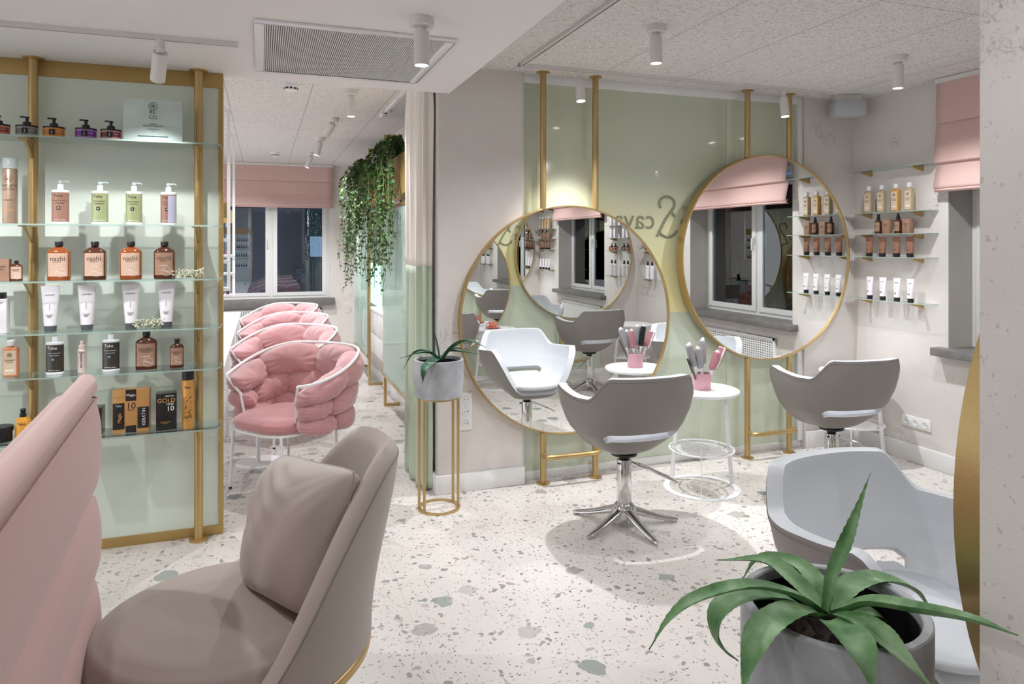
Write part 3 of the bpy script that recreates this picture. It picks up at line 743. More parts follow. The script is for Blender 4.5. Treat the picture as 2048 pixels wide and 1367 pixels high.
# brush cup
cx, cy, cz = 2.705, 3.884, .648
cupt = thing('brush_cup', 'pink cylinder cup of hair brushes on the white side table', 'cup', (cx-.005, cy-.01, cz))
MB().lathe([(.058, 0), (.060, .003), (.060, .105), (.0585, .107), (.056, .105), (.056, .006), (.01, .006)], 40, cap=False).build('body', M['cup_pink'], cupt)
MB().lathe([(.058, 0), (.002, 0)], 40, cap=False).build('bottom', M['cup_pink'], cupt)
def brush(label, base, top, r, bm, kind='round'):
    a = Vector(base); b_ = Vector(top); t = thing('hair_brush', label, 'hair brush', a); d = (b_-a); Ln = d.length
    qt = d.to_track_quat('Z', 'Y').to_matrix().to_4x4()
    h = MB(); h.lathe([(.006, 0), (.0085, Ln*.2), (.007, Ln*.42), (.012, Ln*.47), (.012, Ln*.5)], 14); h.xf(qt); h.build('handle', M['handle'], t)
    if kind == 'round':
        k = MB(); z0, z1 = Ln*.5, Ln
        k.lathe([(r*.55, z0), (r*.9, z0+.006), (r, z0+.014), (r, z1-.014), (r*.9, z1-.005), (r*.55, z1)], 22)
        rnd = random.Random(hash(label) % 999)
        for i in range(150):
            an = rnd.random()*2*pi; z = z0+.01+rnd.random()*(z1-z0-.02); c0, s0 = cos(an), sin(an)
            k.add([(r*.9*c0-.001*s0, r*.9*s0+.001*c0, z), (r*.9*c0+.001*s0, r*.9*s0-.001*c0, z), (r*1.22*c0, r*1.22*s0, z+.001)], [(0, 1, 2)])
        k.xf(qt); k.build('bristles', bm, t, recalc=False)
        e = MB(); e.lathe([(r*.6, z1-.002), (r*.5, z1+.006), (r*.2, z1+.010)], 18); e.xf(qt); e.build('end_cap', M['handle'], t)
    elif kind == 'paddle':
        k = MB(); z0, z1 = Ln*.52, Ln
        k.box(-r*1.3, r*1.3, -.006, .006, z0, z1); k.xf(qt); k.build('paddle', M['handle'], t, bevel=.005, bseg=3)
        k = MB(); k.box(-r*1.12, r*1.12, -.011, .008, z0+.006, z1-.006)
        for i in range(7):
            for j in range(10):
                x = -r+i*r*2/6; z = z0+.012+j*(z1-z0-.024)/9; k.box(x-.0012, x+.0012, -.022, -.011, z-.0012, z+.0012)
        k.xf(qt); k.build('bristles', bm, t)
    else:
        k = MB(); z0, z1 = Ln*.5, Ln; k.box(-.012, -.004, -.002, .002, z0, z1)
        for j in range(16): z = z0+j*(z1-z0)/16; k.box(-.004, .014, -.0015, .0015, z, z+.003)
        k.box(-.005, .005, -.002, .002, 0, z0+.01); k.xf(qt); k.build('comb_body', M['dark'], t)
        for q in [c for c in bpy.data.objects if c.parent == t and c.name.startswith('handle')]: bpy.data.objects.remove(q)
BR = [((-.02, -.01), (-.115, -.02), .30, .023, 'bristle', 'round', 'thick grey round brush leaning left in the pink cup'),
      ((-.01, .02), (-.06, .05), .285, .020, 'bristlep', 'round', 'pink round brush behind the left grey brushes in the pink cup'),
      ((.00, -.02), (-.055, -.035), .27, .022, 'bristle', 'round', 'grey round brush in front of the leftmost one in the pink cup'),
      ((.005, .0), (.012, .01), .305, .025, 'bristle', 'round', 'tallest grey round brush standing upright in the pink cup'),
      ((.01, .025), (.045, .05), .31, .020, 'dark', 'round', 'dark round brush behind the upright grey one in the pink cup'),
      ((.02, -.02), (.085, -.05), .245, .024, 'bristlep', 'round', 'pink round brush leaning right in the pink cup'),
      ((.03, .0), (.155, -.01), .285, .030, 'bristlep', 'paddle', 'pink paddle brush leaning far right in the pink cup'),
      ((-.03, -.01), (-.125, -.03), .22, .02, 'dark', 'comb', 'black comb leaning left in the pink cup')]
for (bxy, txy, L_, r_, mk, kd, lb) in BR:
    base = Vector((cx-.005+bxy[0], cy-.01+bxy[1], cz+.012)); h = math.sqrt(max(.01, L_*L_-(txy[0]-bxy[0])**2-(txy[1]-bxy[1])**2))
    brush(lb, base, base+Vector((txy[0]-bxy[0], txy[1]-bxy[1], h)), r_, M[mk], kd)
# coral cup on the reflected table
t = thing('saucer', 'coral saucer under the cup on the table seen in the lower mirror', 'saucer', (2.42, 1.21, .648))
MB().lathe([(.03, 0), (.05, .003), (.085, .014), (.084, .017), (.05, .007), (.01, .006)], 36, cap=False).build('dish', M['coral'], t)
t = thing('coffee_cup', 'coral coffee cup standing on its saucer, seen in the lower mirror', 'cup', (2.42, 1.21, .6545))
MB().lathe([(.024, 0), (.03, .002), (.044, .03), (.050, .068), (.048, .068), (.042, .03), (.02, .008)], 32, cap=False).build('bowl', M['coral'], t)
MB().tube(bez([(-.046, 0, .055), (-.072, 0, .056), (-.074, 0, .03), (-.042, 0, .022)], 14), .005, 8).build('handle', M['coral'], t)

# ------------------------------------------------------------------ sockets
def sockets(label, loc, rz, vertical, n=3):
    t = thing('socket_plate', label, 'power sockets', loc, rz)     # local: front is -Y
    w_, h_ = ((.082, .082*n-.004) if vertical else (.082*n-.004, .082))
    bx('plate', -w_/2, w_/2, -.009, 0, -h_/2, h_/2, M['board'], t, bevel=.003)
    for k in range(n):
        o = (k-(n-1)/2)*.0775; px, pz = (0, o) if vertical else (o, 0)
        m = MB(); m.lathe([(.024, 0), (.024, .004), (.0205, .004), (.0195, .0005), (.001, .0005)], 28, cap=False)
        m.xf(Matrix.Translation((px, -.0088, pz)) @ Matrix.Rotation(R(90), 4, 'X')); so = m.build('socket', M['board'], t)
        m = MB()
        for dx in (-.0095, .0095): m.lathe([(.0028, .0009), (.0001, .0011)], 10, dx, 0, cap=False)
        m.xf(Matrix.Translation((px, -.0088, pz)) @ Matrix.Rotation(R(90), 4, 'X')); m.build('pin_holes', M['dark'], so)
sockets('three white sockets stacked vertically on the plaster column', (1.237, 4.352, .515), 0, True)
sockets('row of three white sockets low on the right wall', (XW, 3.80, .292), R(-90), False)

# ------------------------------------------------------------------ display wall with shelves (left)
PX0, PX1, PY = -2.6, -.205, 4.17
wl = thing('display_wall', 'tall sage glass display wall framed in gold behind the product shelves', 'display wall', (0, PY, 0))
bx('glass_panel', PX0, PX1-.02, 0, .05, .05, ZS-.075, M['sage'], wl)
f = MB(); f.box(PX0, PX1, -.012, .062, ZS-.08, ZS-.001); f.build('top_frame', M['goldflat'], wl, bevel=.002)
f = MB(); f.box(PX0, PX1, -.012, .062, .0, .05); f.build('bottom_frame', M['goldflat'], wl, bevel=.002)
f = MB(); f.box(PX1-.022, PX1, -.012, .062, .05, ZS-.08); f.build('side_frame', M['goldflat'], wl, bevel=.002)
for x, lb in ((-.325, 'gold floor-to-ceiling pole at the right end of the product shelves'), (-1.085, 'gold floor-to-ceiling pole between the left and right product shelves')):
    t = thing('shelf_pole', lb, 'pole', (x, 4.115, 0))
    MB().tube([(0, 0, .004), (0, 0, ZS-.004)], .022, 20).build('tube', M['gold'], t)
    MB().lathe([(.047, 0), (.047, .007), (.024, .011)], 28).build('floor_flange', M['gold'], t)
    MB().lathe([(.047, ZS), (.047, ZS-.007), (.024, ZS-.011)], 28).build('ceiling_flange', M['gold'], t)
    for z in (2.105, 1.685, 1.41, 1.16, .95, .64):
        m = MB(); y0, y1 = -.19, -.018
        m.add([(-.006, y1, z-.004), (-.006, y0+.05, z-.004), (-.006, y1, z-.085), (.006, y1, z-.004), (.006, y0+.05, z-.004), (.006, y1, z-.085)], [(0, 1, 2), (5, 4, 3), (0, 3, 4, 1), (1, 4, 5, 2), (2, 5, 3, 0)])
        m.box(-.02, .02, y0+.02, y1, z-.0045, z-.0005)
        m.build('bracket', M['gold'], t)
SH = [2.105, 1.685, 1.41, 1.16, .95, .64]
names = ['topmost', 'second', 'third', 'fourth', 'fifth', 'lowest']
def glass_shelf(label, x0, x1, y0, y1, z, rr=.05, parent=None):
    pts = [(x0, y1), (x0, y0)]
    for k in range(9): a = -pi/2+k*pi/16; pts.append((x1-rr+rr*cos(a), y0+rr+rr*sin(a)))
    pts += [(x1, y1)]
    n = len(pts); m = MB(); m.add([(x, y, 0) for x, y in pts]+[(x, y, .008) for x, y in pts], [])
    m.f += [tuple(range(n))[::-1], tuple(range(n, 2*n))]; m.m += [0, 0]
    for i in range(n): j = (i+1) % n; m.f.append((i, j, j+n, i+n)); m.m.append(1)
    o = m.build('glass_shelf', [M['shelf'], M['shelfedge']], parent, smooth=0); o.location = (0, 0, z)
    return tag(o, label, 'shelf')
for z, nm in zip(SH, names):
    glass_shelf('%s long clear glass shelf of products on the sage display wall' % nm, PX0, -.205, 3.89, 4.088, z)

# ---- products. local front is -Y, origin at the bottom
def lbl(t, x0, x1, wrap, z0, z1, m, name='label', n=14):
    fn = lambda i, j: (x0+(x1-x0)*i, wrap(x0+(x1-x0)*i)-.0004, z0+(z1-z0)*j)
    return MB().grid(fn, n, 2).build(name, m, t, smooth=60)
amber = mat('amber_plastic', srgb(150, 78, 34), .12, coat=.5); amberd = mat('dark_amber_plastic', srgb(82, 44, 30), .12, coat=.5)
kraft = mat('kraft_label', srgb(206, 172, 150), .6, noise=.06, nscale=40); kraftd = mat('dark_kraft_label', srgb(160, 124, 102), .6, noise=.08, nscale=40)
offw = mat('tube_white', srgb(236, 232, 236), .35); capg = mat('grey_cap', srgb(84, 88, 94), .3)
clearp = mat('clear_plastic', srgb(206, 220, 218), .1, alpha=.55)
def ell(a, b_): return lambda x: -b_*math.sqrt(max(0, 1-(x/a)**2))
PR = {}
def proto(key, fn, *a):
    if key not in PR: PR[key] = (fn, a)
def nashi(t, w_, h_, dk, am):
    a, b_ = w_/2, w_*.30
    MB().lathe([(.93, 0), (1, .004), (1, h_*.72), (.9, h_*.765), (.6, h_*.82), (.30, h_*.86), (.26, h_*.88)], 28, 0, 0, a, b_, .75).build('bottle', amber if am else amberd, t)
    MB().lathe([(a*.34, h_*.875), (a*.36, h_*.88), (a*.36, h_*.985), (a*.33, h_)], 20).build('cap', M['dark'], t)
    wr = lambda x: -b_*max(0, 1-abs(x/a)**(2/.75))**(.375)
    l = lbl(t, -a*.965, a*.965, wr, h_*.10, h_*.70, kraftd if dk else kraft)
    s = w_/.10
    text('nashi', .032*s, M['text_dark'], l, (0, 0, h_*.55), wrap=wr, name='brand_lettering')
    text('A R G A N', .008*s, M['text_dark'], l, (0, 0, h_*.47), wrap=wr, name='small_lettering')
    text('conditioner', .009*s, M['text_white'], l, (0, 0, h_*.36), wrap=wr, name='small_lettering')
    m = MB(); N = 28; cxx, czz, rr = .012*s, h_*.20, .022*s
    pts = [(cxx+rr*cos(2*pi*i/N), wr(cxx+rr*cos(2*pi*i/N))-.0006, czz+rr*sin(2*pi*i/N)) for i in range(N)]
    m.tube(pts, .0005*s, 5, True); m.build('round_stamp', M['text_white'], l)
    text('ARGAN', .011*s, M['text_white'], l, (cxx, 0, czz), rot=(90, 20, 0), wrap=wr, name='stamp_lettering')
def tahe(t, w_, h_, body, txt, pump=True):
    a, b_ = w_/2, w_*.30; wr = ell(a, b_)
    hb = h_*(.78 if pump else .86)
    MB().lathe([(.96, 0), (1, .003), (1, .010), (.98, .011)], 30, 0, 0, a, b_).build('base', M['handle'], t)
    MB().lathe([(.985, .011), (.985, hb-.012)], 30, 0, 0, a, b_, cap=False).build('body', body, t)
    MB().lathe([(.985, hb-.012), (1, hb-.011), (1, hb-.003), (.9, hb), (.35, hb+.002), (.35, hb+.026), (.30, hb+.028)], 30, 0, 0, a, b_*1).build('collar', M['handle'], t)
    if pump:
        m = MB(); m.lathe([(.005, hb+.028), (.005, h_-.006)], 12); m.lathe([(.010, h_-.016), (.010, h_-.002), (.008, h_)], 14); m.tube([(0, 0, h_-.006), (.030, 0, h_-.004), (.036, 0, h_-.010)], .0035, 8); m.build('pump', clearp, t)
    tx = txt
    text('Tahe', .020, tx, t, (-.006, 0, hb-.028), wrap=wr, name='brand_lettering')
    text('BOTANIC TRICOLOGY', .0052, tx, t, (0, 0, hb-.052), wrap=wr, name='small_lettering')
    text('CONDITIONING', .0055, tx, t, (0, 0, hb-.064), wrap=wr, name='small_lettering')
    lbl(t, -.012, .004, wr, hb*.42, hb*.52, M['text_black'] if tx == M['text_dark'] else M['text_teal'], 'square_mark', 6)
    text('A', .012, M['text_white'], t, (-.004, 0, hb*.47), wrap=wr, name='mark_lettering')
    text('SHAMPOO 1000 ml', .006, M['text_white'], t, (0, 0, .020), wrap=wr, name='small_lettering')
def jar(t, col, col2):
    r = .047
    MB().lathe([(r*.97, 0), (r, .002), (r, .006)], 32, 0, 0, 1, .8).build('base', M['dark'], t)
    MB().lathe([(r*.99, .006), (r*.99, .048)], 32, 0, 0, 1, .8, cap=False).build('body', col, t)
    MB().lathe([(r, .048), (r*1.02, .050), (r, .056), (r*.4, .057), (r*.36, .074), (r*.2, .076), (.007, .077), (.007, .092), (.011, .093), (.010, .100)], 32, 0, 0, 1, .8).build('lid', M['dark'], t)
    MB().tube([(.0, 0, .096), (-.022, -.006, .098), (-.026, -.007, .094)], .004, 8).build('pump_spout', M['dark'], t)
    wr = ell(r, r*.8)
    lbl(t, -r*.95, r*.95, wr, .016, .040, col2, 'label_band')
    lbl(t, -.013, .013, lambda x: wr(x)-.0006, .014, .042, M['dark'] if col2 != M['dark'] else M['text_white'], 'label_plate', 4)
    text('J', .018, M['text_white'], t, (0, -.001, .028), wrap=lambda x: wr(x)-.0008, name='mark_lettering')
    text('TAHE', .007, M['text_white'], t, (.027, 0, .030), wrap=wr, name='small_lettering')
def tube_(t, h_, w_, m, cap, word, tm, brown=False):
    def fn(i, j):
        a = 2*pi*i; z = .028+(h_-.028)*j
        ax = w_/2*(.66+.34*j); ay = w_/2*.62*(1-j)**.7+.0012
        return (ax*cos(a), ay*sin(a), z)
    MB().grid(fn, 30, 12, True).build('body', m, t, smooth=60)
    MB().lathe([(w_*.30, 0), (w_*.31, .002), (w_*.33, .028), (w_*.30, .030)], 26, 0, 0, 1, .93).build('cap', cap, t)
    def wr(z):
        j = (z-.028)/(h_-.028); return w_/2*(.66+.34*j), w_/2*.62*(1-j)**.7+.0012
    a, b_ = wr(h_*.80); text(word, h_*.042, tm, t, (0, 0, h_*.80), wrap=ell(a, b_), name='lettering', sx=1.2)
    a, b_ = wr(h_*.40); text('HAIR CARE\nintensive\n200 ml', h_*.026, tm, t, (0, 0, h_*.34), wrap=lambda x: ell(a, b_)(x)-.002, name='small_lettering')
    if not brown:
        m_ = MB(); a1, b1 = wr(h_*.6); m_.tube([(0, -b1-.0012, h_*.62), (0, -wr(h_*.48)[1]-.0012, h_*.48)], .0006, 5); m_.build('line_mark', tm, t)
def boxp(t, w_, d, h_, m, face=None):
    return bx('carton', -w_/2, w_/2, -d/2, d/2, 0, h_, m, t, bevel=.0012)
def place(key, builder, label, cat, grp, xpx=None, shelf=None, loc=None, rz=0, y=3.985, name=None):
    if loc is None:
        z = SH[shelf]+.0085
        u = (xpx-1024)/1396; s = y/(cos(YAW)-u*sin(YAW)); loc = (s*(sin(YAW)+u*cos(YAW)), y, z)
    if key in PR:
        o = dup(PR[key], loc, rz, label); o['category'] = cat
        if grp: o['group'] = grp
        elif 'group' in o: del o['group']
        if name: o.name = name
        return o
    t = thing(name or cat.replace(' ', '_'), label, cat, loc, rz, grp); builder(t); PR[key] = t
    return t
jm = lambda r, g, b_: mat('jar_%d' % r, srgb(r, g, b_), .35)
# shelf 1
jd = [(-3, (206, 140, 110), (150, 70, 50), 'copper', 'at the left frame edge of the top shelf'), (54, (150, 150, 150), (110, 112, 112), 'grey', 'left of the gold pole on the top shelf'), (108, (216, 148, 62), (200, 120, 40), 'orange', 'right of the gold pole on the top shelf'),
      (172, (170, 120, 190), (120, 50, 150), 'purple', 'in the middle of the top shelf'), (222, (196, 150, 142), (110, 42, 44), 'dark red', 'next to the pale green box on the top shelf')]
for px_, c1, c2, nm, wh in jd:
    place('jar'+nm, lambda t, c1=c1, c2=c2: jar(t, mat('jar_body', srgb(*c1), .35), mat('jar_band', srgb(*c2), .35)), '%s black-lidded jar %s' % (nm, wh), 'jar', 'pump jars on the top shelf', px_, 0, name='pump_jar')
def reco(t):
    m = mat('pale_marble_print', srgb(196, 212, 206), .15, coat=.6, noise=.09, nscale=9)
    bx('carton', -.135, .135, -.03, .03, 0, .215, m, t, bevel=.0015)
    g = M['text_teal']; y = -.0306
    fl = MB()
    for k in range(6):
        a = k*pi/3; cx_, cz_ = .010*cos(a), .182+.010*sin(a)
        fl.tube([(cx_+.012*cos(2*pi*i/20), y, cz_+.012*sin(2*pi*i/20)) for i in range(20)], .0006, 5, True)
    fl.build('flower_emblem', g, t)
    text('RE·\nCO', .026, g, t, (0, y, .138), name='brand_lettering')
    text('LINEA\nRISTRUTTURANTE', .011, g, t, (0, y, .086), name='lettering')
    text('Restructuring\nLine', .009, g, t, (0, y, .060), name='small_lettering')
    bx('green_band', -.07, .07, y-.0004, y+.001, .026, .031, g, t)
    text('N', .012, g, t, (0, y, .0285), name='mark_lettering')
place('reco', reco, 'pale green marbled gift box standing on the top shelf', 'box', None, 308, 0, name='gift_box')
# shelf 2
def can(t, r, h_, m, cap, caph, word, tm, vertical=False):
    MB().lathe([(r*.98, 0), (r, .003), (r, h_-caph-.006), (r*.9, h_-caph)], 28).build('body', m, t)
    MB().lathe([(r*1.0, h_-caph), (r*1.0, h_-.006), (r*.9, h_)], 28).build('cap', cap, t)
    wr = ell(r, r)
    if vertical:
        text(word, .042, tm, t, (.006, 0, h_*.36), rot=(90, -90, 0), wrap=wr, name='lettering'); text('Tahe', .016, tm, t, (0, 0, h_*.70), wrap=wr, name='brand_lettering')
        text('GOLD', .013, tm, t, (-.017, 0, h_*.47), rot=(90, -90, 0), wrap=wr, name='small_lettering')
        bx('thin_lines', -.020, -.0195, -r-.0003, -r+.004, h_*.15, h_*.40, tm, t)
    else:
        text('LUXURY\nLOOK', .017, tm, t, (0, 0, h_*.55), wrap=wr, name='lettering')
        fl = MB()
        for k in range(6):
            a = k*pi/3; cx_, cz_ = .008*cos(a), h_*.68+.008*sin(a); fl.tube([(cx_+.009*cos(2*pi*i/16), wr(cx_+.009*cos(2*pi*i/16))-.0006, cz_+.009*sin(2*pi*i/16)) for i in range(16)], .0005, 5, True)
        fl.build('flower_emblem', tm, t)
        lbl(t, -r*.7, r*.7, wr, h_*.20, h_*.212, M['text_gold'], 'stripe', 8); text('strong hold', .008, tm, t, (0, 0, h_*.36), wrap=wr, name='small_lettering')
place('spray', lambda t: can(t, .031, .315, mat('champagne_can', srgb(186, 160, 136), .25, metal=.5), clearp, .05, '', M['text_dark']), 'tall champagne spray can at the left of the second shelf', 'spray can', None, 20, 1, name='spray_can')
cop = mat('copper_bottle', srgb(164, 124, 108), .25, metal=.3); grn = mat('pale_olive_bottle', srgb(168, 176, 132), .25, metal=.3); blk = mat('brown_black_bottle', srgb(58, 52, 46), .2, coat=.5)
place('tahe_cop', lambda t: tahe(t, .076, .215, cop, M['text_dark']), 'copper pump bottle nearest the gold pole on the second shelf', 'pump bottle', 'pump bottles on the second shelf', 121, 1)
place('tahe_grn', lambda t: tahe(t, .076, .215, grn, M['text_dark']), 'olive pump bottle, left one of the green pair on the second shelf', 'pump bottle', 'pump bottles on the second shelf', 200, 1)
place('tahe_grn', None, 'olive pump bottle, right one of the green pair on the second shelf', 'pump bottle', 'pump bottles on the second shelf', 268, 1)
def tahe_turn(t):
    tahe(t, .076, .215, cop, M['text_dark']); lbl(t, .0, .037, lambda x: ell(.038, .0228)(x)-.001, .012, .150, mat('lilac_label', srgb(170, 168, 186), .4), 'side_label')
place('tahe_turn', tahe_turn, 'copper pump bottle with lilac side label', 'pump bottle', 'pump bottles on the second shelf', 337, 1)
# shelf 3
for i, (px_, lb, dk) in enumerate(((118, 'large amber bottle with kraft label, beside the gold pole on the third shelf', 0), (190, 'large dark amber bottle with kraft label, second from the gold pole on the third shelf', 1), (262, 'large orange amber bottle with kraft label, third from the gold pole on the third shelf', 0), (329, 'large dark bottle with brownish kraft label beside the dried flowers on the third shelf', 1))):
    place('nashi_%d' % i if i in (0, 1, 3) else 'nashi_0', lambda t, i=i: nashi(t, .100, .190, i == 3, i == 0), lb, 'bottle', 'large kraft-label bottles on the third shelf', px_, 2)
def kbox(t):
    boxp(t, .06, .04, .105, kraftd); text('nashi', .018, M['text_dark'], t, (0, -.0206, .07), name='brand_lettering'); text('ARGAN', .007, M['text_dark'], t, (0, -.0206, .055), name='small_lettering')
place('kbox', kbox, 'small kraft carton at the left end of the third shelf', 'box', None, 6, 2, name='small_carton')
place('nashi_s', lambda t: nashi(t, .050, .098, 0, 0), 'tiny dark oil bottle beside the kraft carton on the third shelf', 'bottle', None, 33, 2)
# shelf 4
for i, (px_, wh) in enumerate(((101, 'nearest the gold pole'), (174, 'second from the gold pole'), (262, 'left of the dried flowers'), (333, 'right of the dried flowers'))):
    place('wtube', lambda t: tube_(t, .222, .082, offw, capg, 'LUXURY', M['text_dark']), 'white squeeze tube on grey cap, %s on the fourth shelf' % wh, 'tube', 'white tubes on the fourth shelf', px_, 3, name='squeeze_tube')
def wbox(t):
    boxp(t, .075, .05, .165, offw); bx('lid', -.026, .026, -.022, .022, .1655, .195, M['dark'], t, bevel=.002); text('LUXURY', .012, M['text_dark'], t, (0, -.0256, .145), name='lettering')
place('wbox', wbox, 'white carton with black lid at the left frame edge of the fourth shelf', 'box', None, -2, 3, name='white_carton')
# shelf 5
def shampoo(t, w_, h_, bc, lc, cap, words, tm):
    a, b_ = w_/2, w_*.32; wr = lambda x: -b_
    MB().box(-a, a, -b_, b_, 0, h_*.80).build('bottle', bc, t, bevel=.006, bseg=3)
    MB().lathe([(a*.45, h_*.80), (a*.45, h_*.84)], 18).build('neck', bc, t)
    MB().lathe([(a*.55, h_*.84), (a*.58, h_*.85), (a*.58, h_*.98), (a*.5, h_)], 22).build('cap', cap, t)
    bx('label', -a*.82, a*.82, -b_-.0006, -b_+.001, h_*.06, h_*.72, lc, t)
    text(words, h_*.055, tm, t, (0, -b_-.0008, h_*.42), name='lettering')
    fl = MB()
    for k in range(6):
        q = k*pi/3; cx_, cz_ = .005*cos(q), h_*.60+.005*sin(q); fl.tube([(cx_+.006*cos(2*pi*i/14), -b_-.001, cz_+.006*sin(2*pi*i/14)) for i in range(14)], .0004, 5, True)
    fl.build('flower_emblem', tm, t)
    bx('stripe', -a*.6, a*.6, -b_-.0010, -b_+.001, h_*.16, h_*.20, M['text_white'], t)
oran = mat('orange_oil', srgb(214, 140, 100), .15, coat=.5); olab = mat('peach_label', srgb(214, 192, 164), .5)
place('oran', lambda t: shampoo(t, .062, .175, oran, olab, M['handle'], 'LUXURY\nLOOK', M['text_dark']), 'orange shampoo bottle with white cap at the left of the fifth shelf', 'bottle', None, 22, 4)
place('tblk', lambda t: tahe(t, .078, .200, blk, M['text_white'], True), 'black and white pump bottle nearest the gold pole on the fifth shelf', 'pump bottle', 'black and white bottles on the fifth shelf', 110, 4)
place('tblk', None, 'black and white pump bottle left of the amber bottle on the fifth shelf', 'pump bottle', 'black and white bottles on the fifth shelf', 222, 4)
def thin(t):
    MB().lathe([(.018, 0), (.019, .002), (.019, .110), (.016, .114), (.016, .135), (.009, .137), (.009, .155), (.007, .157)], 24).build('body', mat('blush_bottle', srgb(228, 206, 200), .3), t)
    text('Tahe', .012, M['text_black'], t, (0, 0, .100), wrap=ell(.019, .019), name='brand_lettering'); text('ORGANIC CARE', .010, M['text_black'], t, (.0, 0, .062), rot=(90, 90, 0), wrap=ell(.019, .019), name='lettering')
place('thin', thin, 'thin blush spray bottle behind the tip of the pink lounge on the fifth shelf', 'bottle', None, 164, 4)
place('nashi_3', None, 'large dark kraft-label bottle on the fifth shelf', 'bottle', None, 293, 4)
place('nashi_m', lambda t: nashi(t, .066, .146, 1, 0), 'smaller dark kraft-label bottle near the pole on the fifth shelf', 'bottle', None, 354, 4)
# shelf 6
gld = mat('gold_carton', srgb(200, 150, 92), .3, metal=.35); bk = mat('black_carton', srgb(24, 24, 26), .25, coat=.4)
def osp(t):
    MB().lathe([(.030, 0), (.033, .003), (.033, .095), (.024, .108), (.012, .112)], 26).build('body', mat('amber_yellow', srgb(226, 158, 52), .2, coat=.4), t)
    MB().lathe([(.014, .110), (.014, .126), (.010, .128), (.012, .146), (.009, .150)], 18).build('spray_head', M['dark'], t)
    text('Tahe', .018, M['text_dark'], t, (0, 0, .082), wrap=ell(.033, .033), name='brand_lettering')
place('osp', osp, 'orange yellow spray bottle beside the gold pole on the lowest shelf', 'spray bottle', None, 46, 5)
place('bjar', lambda t: (MB().lathe([(.045, 0), (.047, .003), (.047, .05)], 30).build('body', bk, t), MB().lathe([(.050, .05), (.051, .053), (.051, .070), (.047, .073)], 30).build('lid', M['dark'], t)), 'wide black jar at the left frame edge of the lowest shelf', 'jar', None, 2, 5, name='black_jar')
def box8(t):
    boxp(t, .115, .10, .135, bk); text('Bx', .032, M['text_gold'], t, (.0, -.0506, .068), name='lettering'); text('GOLD TREATMENT\nKERATIN', .008, M['text_gold'], t, (.01, -.0506, .035), name='small_lettering')
place('box8', box8, 'black cube carton partly hidden by the pink lounge on the lowest shelf', 'box', None, 180, 5, rz=R(0), name='black_carton')
def magic(t):
    y = -.0306; boxp(t, .165, .06, .215, gld)
    bx('black_tab', -.024, .024, y-.0004, y+.002, .158, .215, bk, t); text('Magic', .018, M['text_white'], t, (0, y-.0006, .187), name='lettering')
    text('10', .045, M['text_black'], t, (0, y, .132), name='number_lettering'); text('EFFECTS', .008, M['text_black'], t, (0, y, .112), name='small_lettering')
    bx('black_tab', -.024, .024, y-.0004, y+.002, .0, .034, bk, t)
    for sx_ in (-1, 1):
        z1 = .150 if sx_ < 0 else .125
        o = bx('display_window', sx_*.055-.026, sx_*.055+.026, y-.002, y+.002, .018, z1, bk, t, bevel=.0019)
        text('Magic' if sx_ < 0 else 'KERATIN', .022, M['text_gold'] if sx_ < 0 else M['grille'], o, (sx_*.055+.004, y-.0024, .075), rot=(90, -90, 0), name='side_lettering')
    text('Tahe', .014, M['grille'], t, (-.055, y-.0026, .136), name='brand_lettering')
place('magic', magic, 'gold and black twin-pack gift carton on the lowest shelf', 'box', None, 264, 5, name='gold_carton')
def gmask(t):
    y = -.0456; boxp(t, .095, .09, .185, bk); text('KERATIN', .010, M['text_white'], t, (.015, y, .172), name='small_lettering'); text('GOLD', .030, M['text_gold'], t, (0, y, .150), name='lettering')
    text('MASK', .014, M['text_white'], t, (.018, y, .131), name='lettering'); text('10', .036, M['text_white'], t, (.018, y, .108), name='number_lettering'); text('KERATINA LISS\nEFECTO', .007, M['text_gold'], t, (-.005, y, .038), name='small_lettering')
place('gmask', gmask, 'black carton with white numeral beside the gold can on the lowest shelf', 'box', None, 333, 5, rz=R(6), name='black_carton')
place('gcan', lambda t: can(t, .029, .300, mat('gold_can', srgb(206, 150, 78), .3, metal=.4), M['dark'], .052, 'SATIN', M['text_black'], True), 'tall gold spray can with black cap next to the pole on the lowest shelf', 'spray can', None, 376, 5, y=3.965, name='spray_can')
# dried flowers
def flowers(label, xpx, shelf, n=170, w_=.075):
    z = SH[shelf]+.0085; u = (xpx-1024)/1396; y = 3.98; s = y/(cos(YAW)-u*sin(YAW)); x = s*(sin(YAW)+u*cos(YAW))
    t = thing('dried_flowers', label, 'dried flowers', (x, y, z)); rnd = random.Random(xpx)
    st = MB(); fl = MB()
    for i in range(n):
        px_, py_, pz_ = (rnd.random()*2-1)*w_, (rnd.random()*2-1)*.035, .006+rnd.random()*.045*(1-.3*rnd.random())
        r = .0032+rnd.random()*.0018
        if i % 3 == 0: st.tube([(px_*.25, py_*.3, .004), (px_*.7, py_*.7, pz_*.55+.003), (px_, py_, pz_)], .0005, 4)
        fl.lathe([(.0006, pz_-r*.8), (r, pz_-r*.2), (r*.8, pz_+r*.5), (.0006, pz_+r*.7)], 6, px_, py_)
    st.build('stems', M['vine'], t); o = fl.build('blossoms', mat('cream_blossom', srgb(226, 224, 196), .8), t, smooth=80); o['kind'] = 'stuff'
flowers('small bunch of cream dried flowers at the right of the third shelf', 376, 2)
flowers('small bunch of cream dried flowers between white tubes on the fourth shelf', 298, 3)

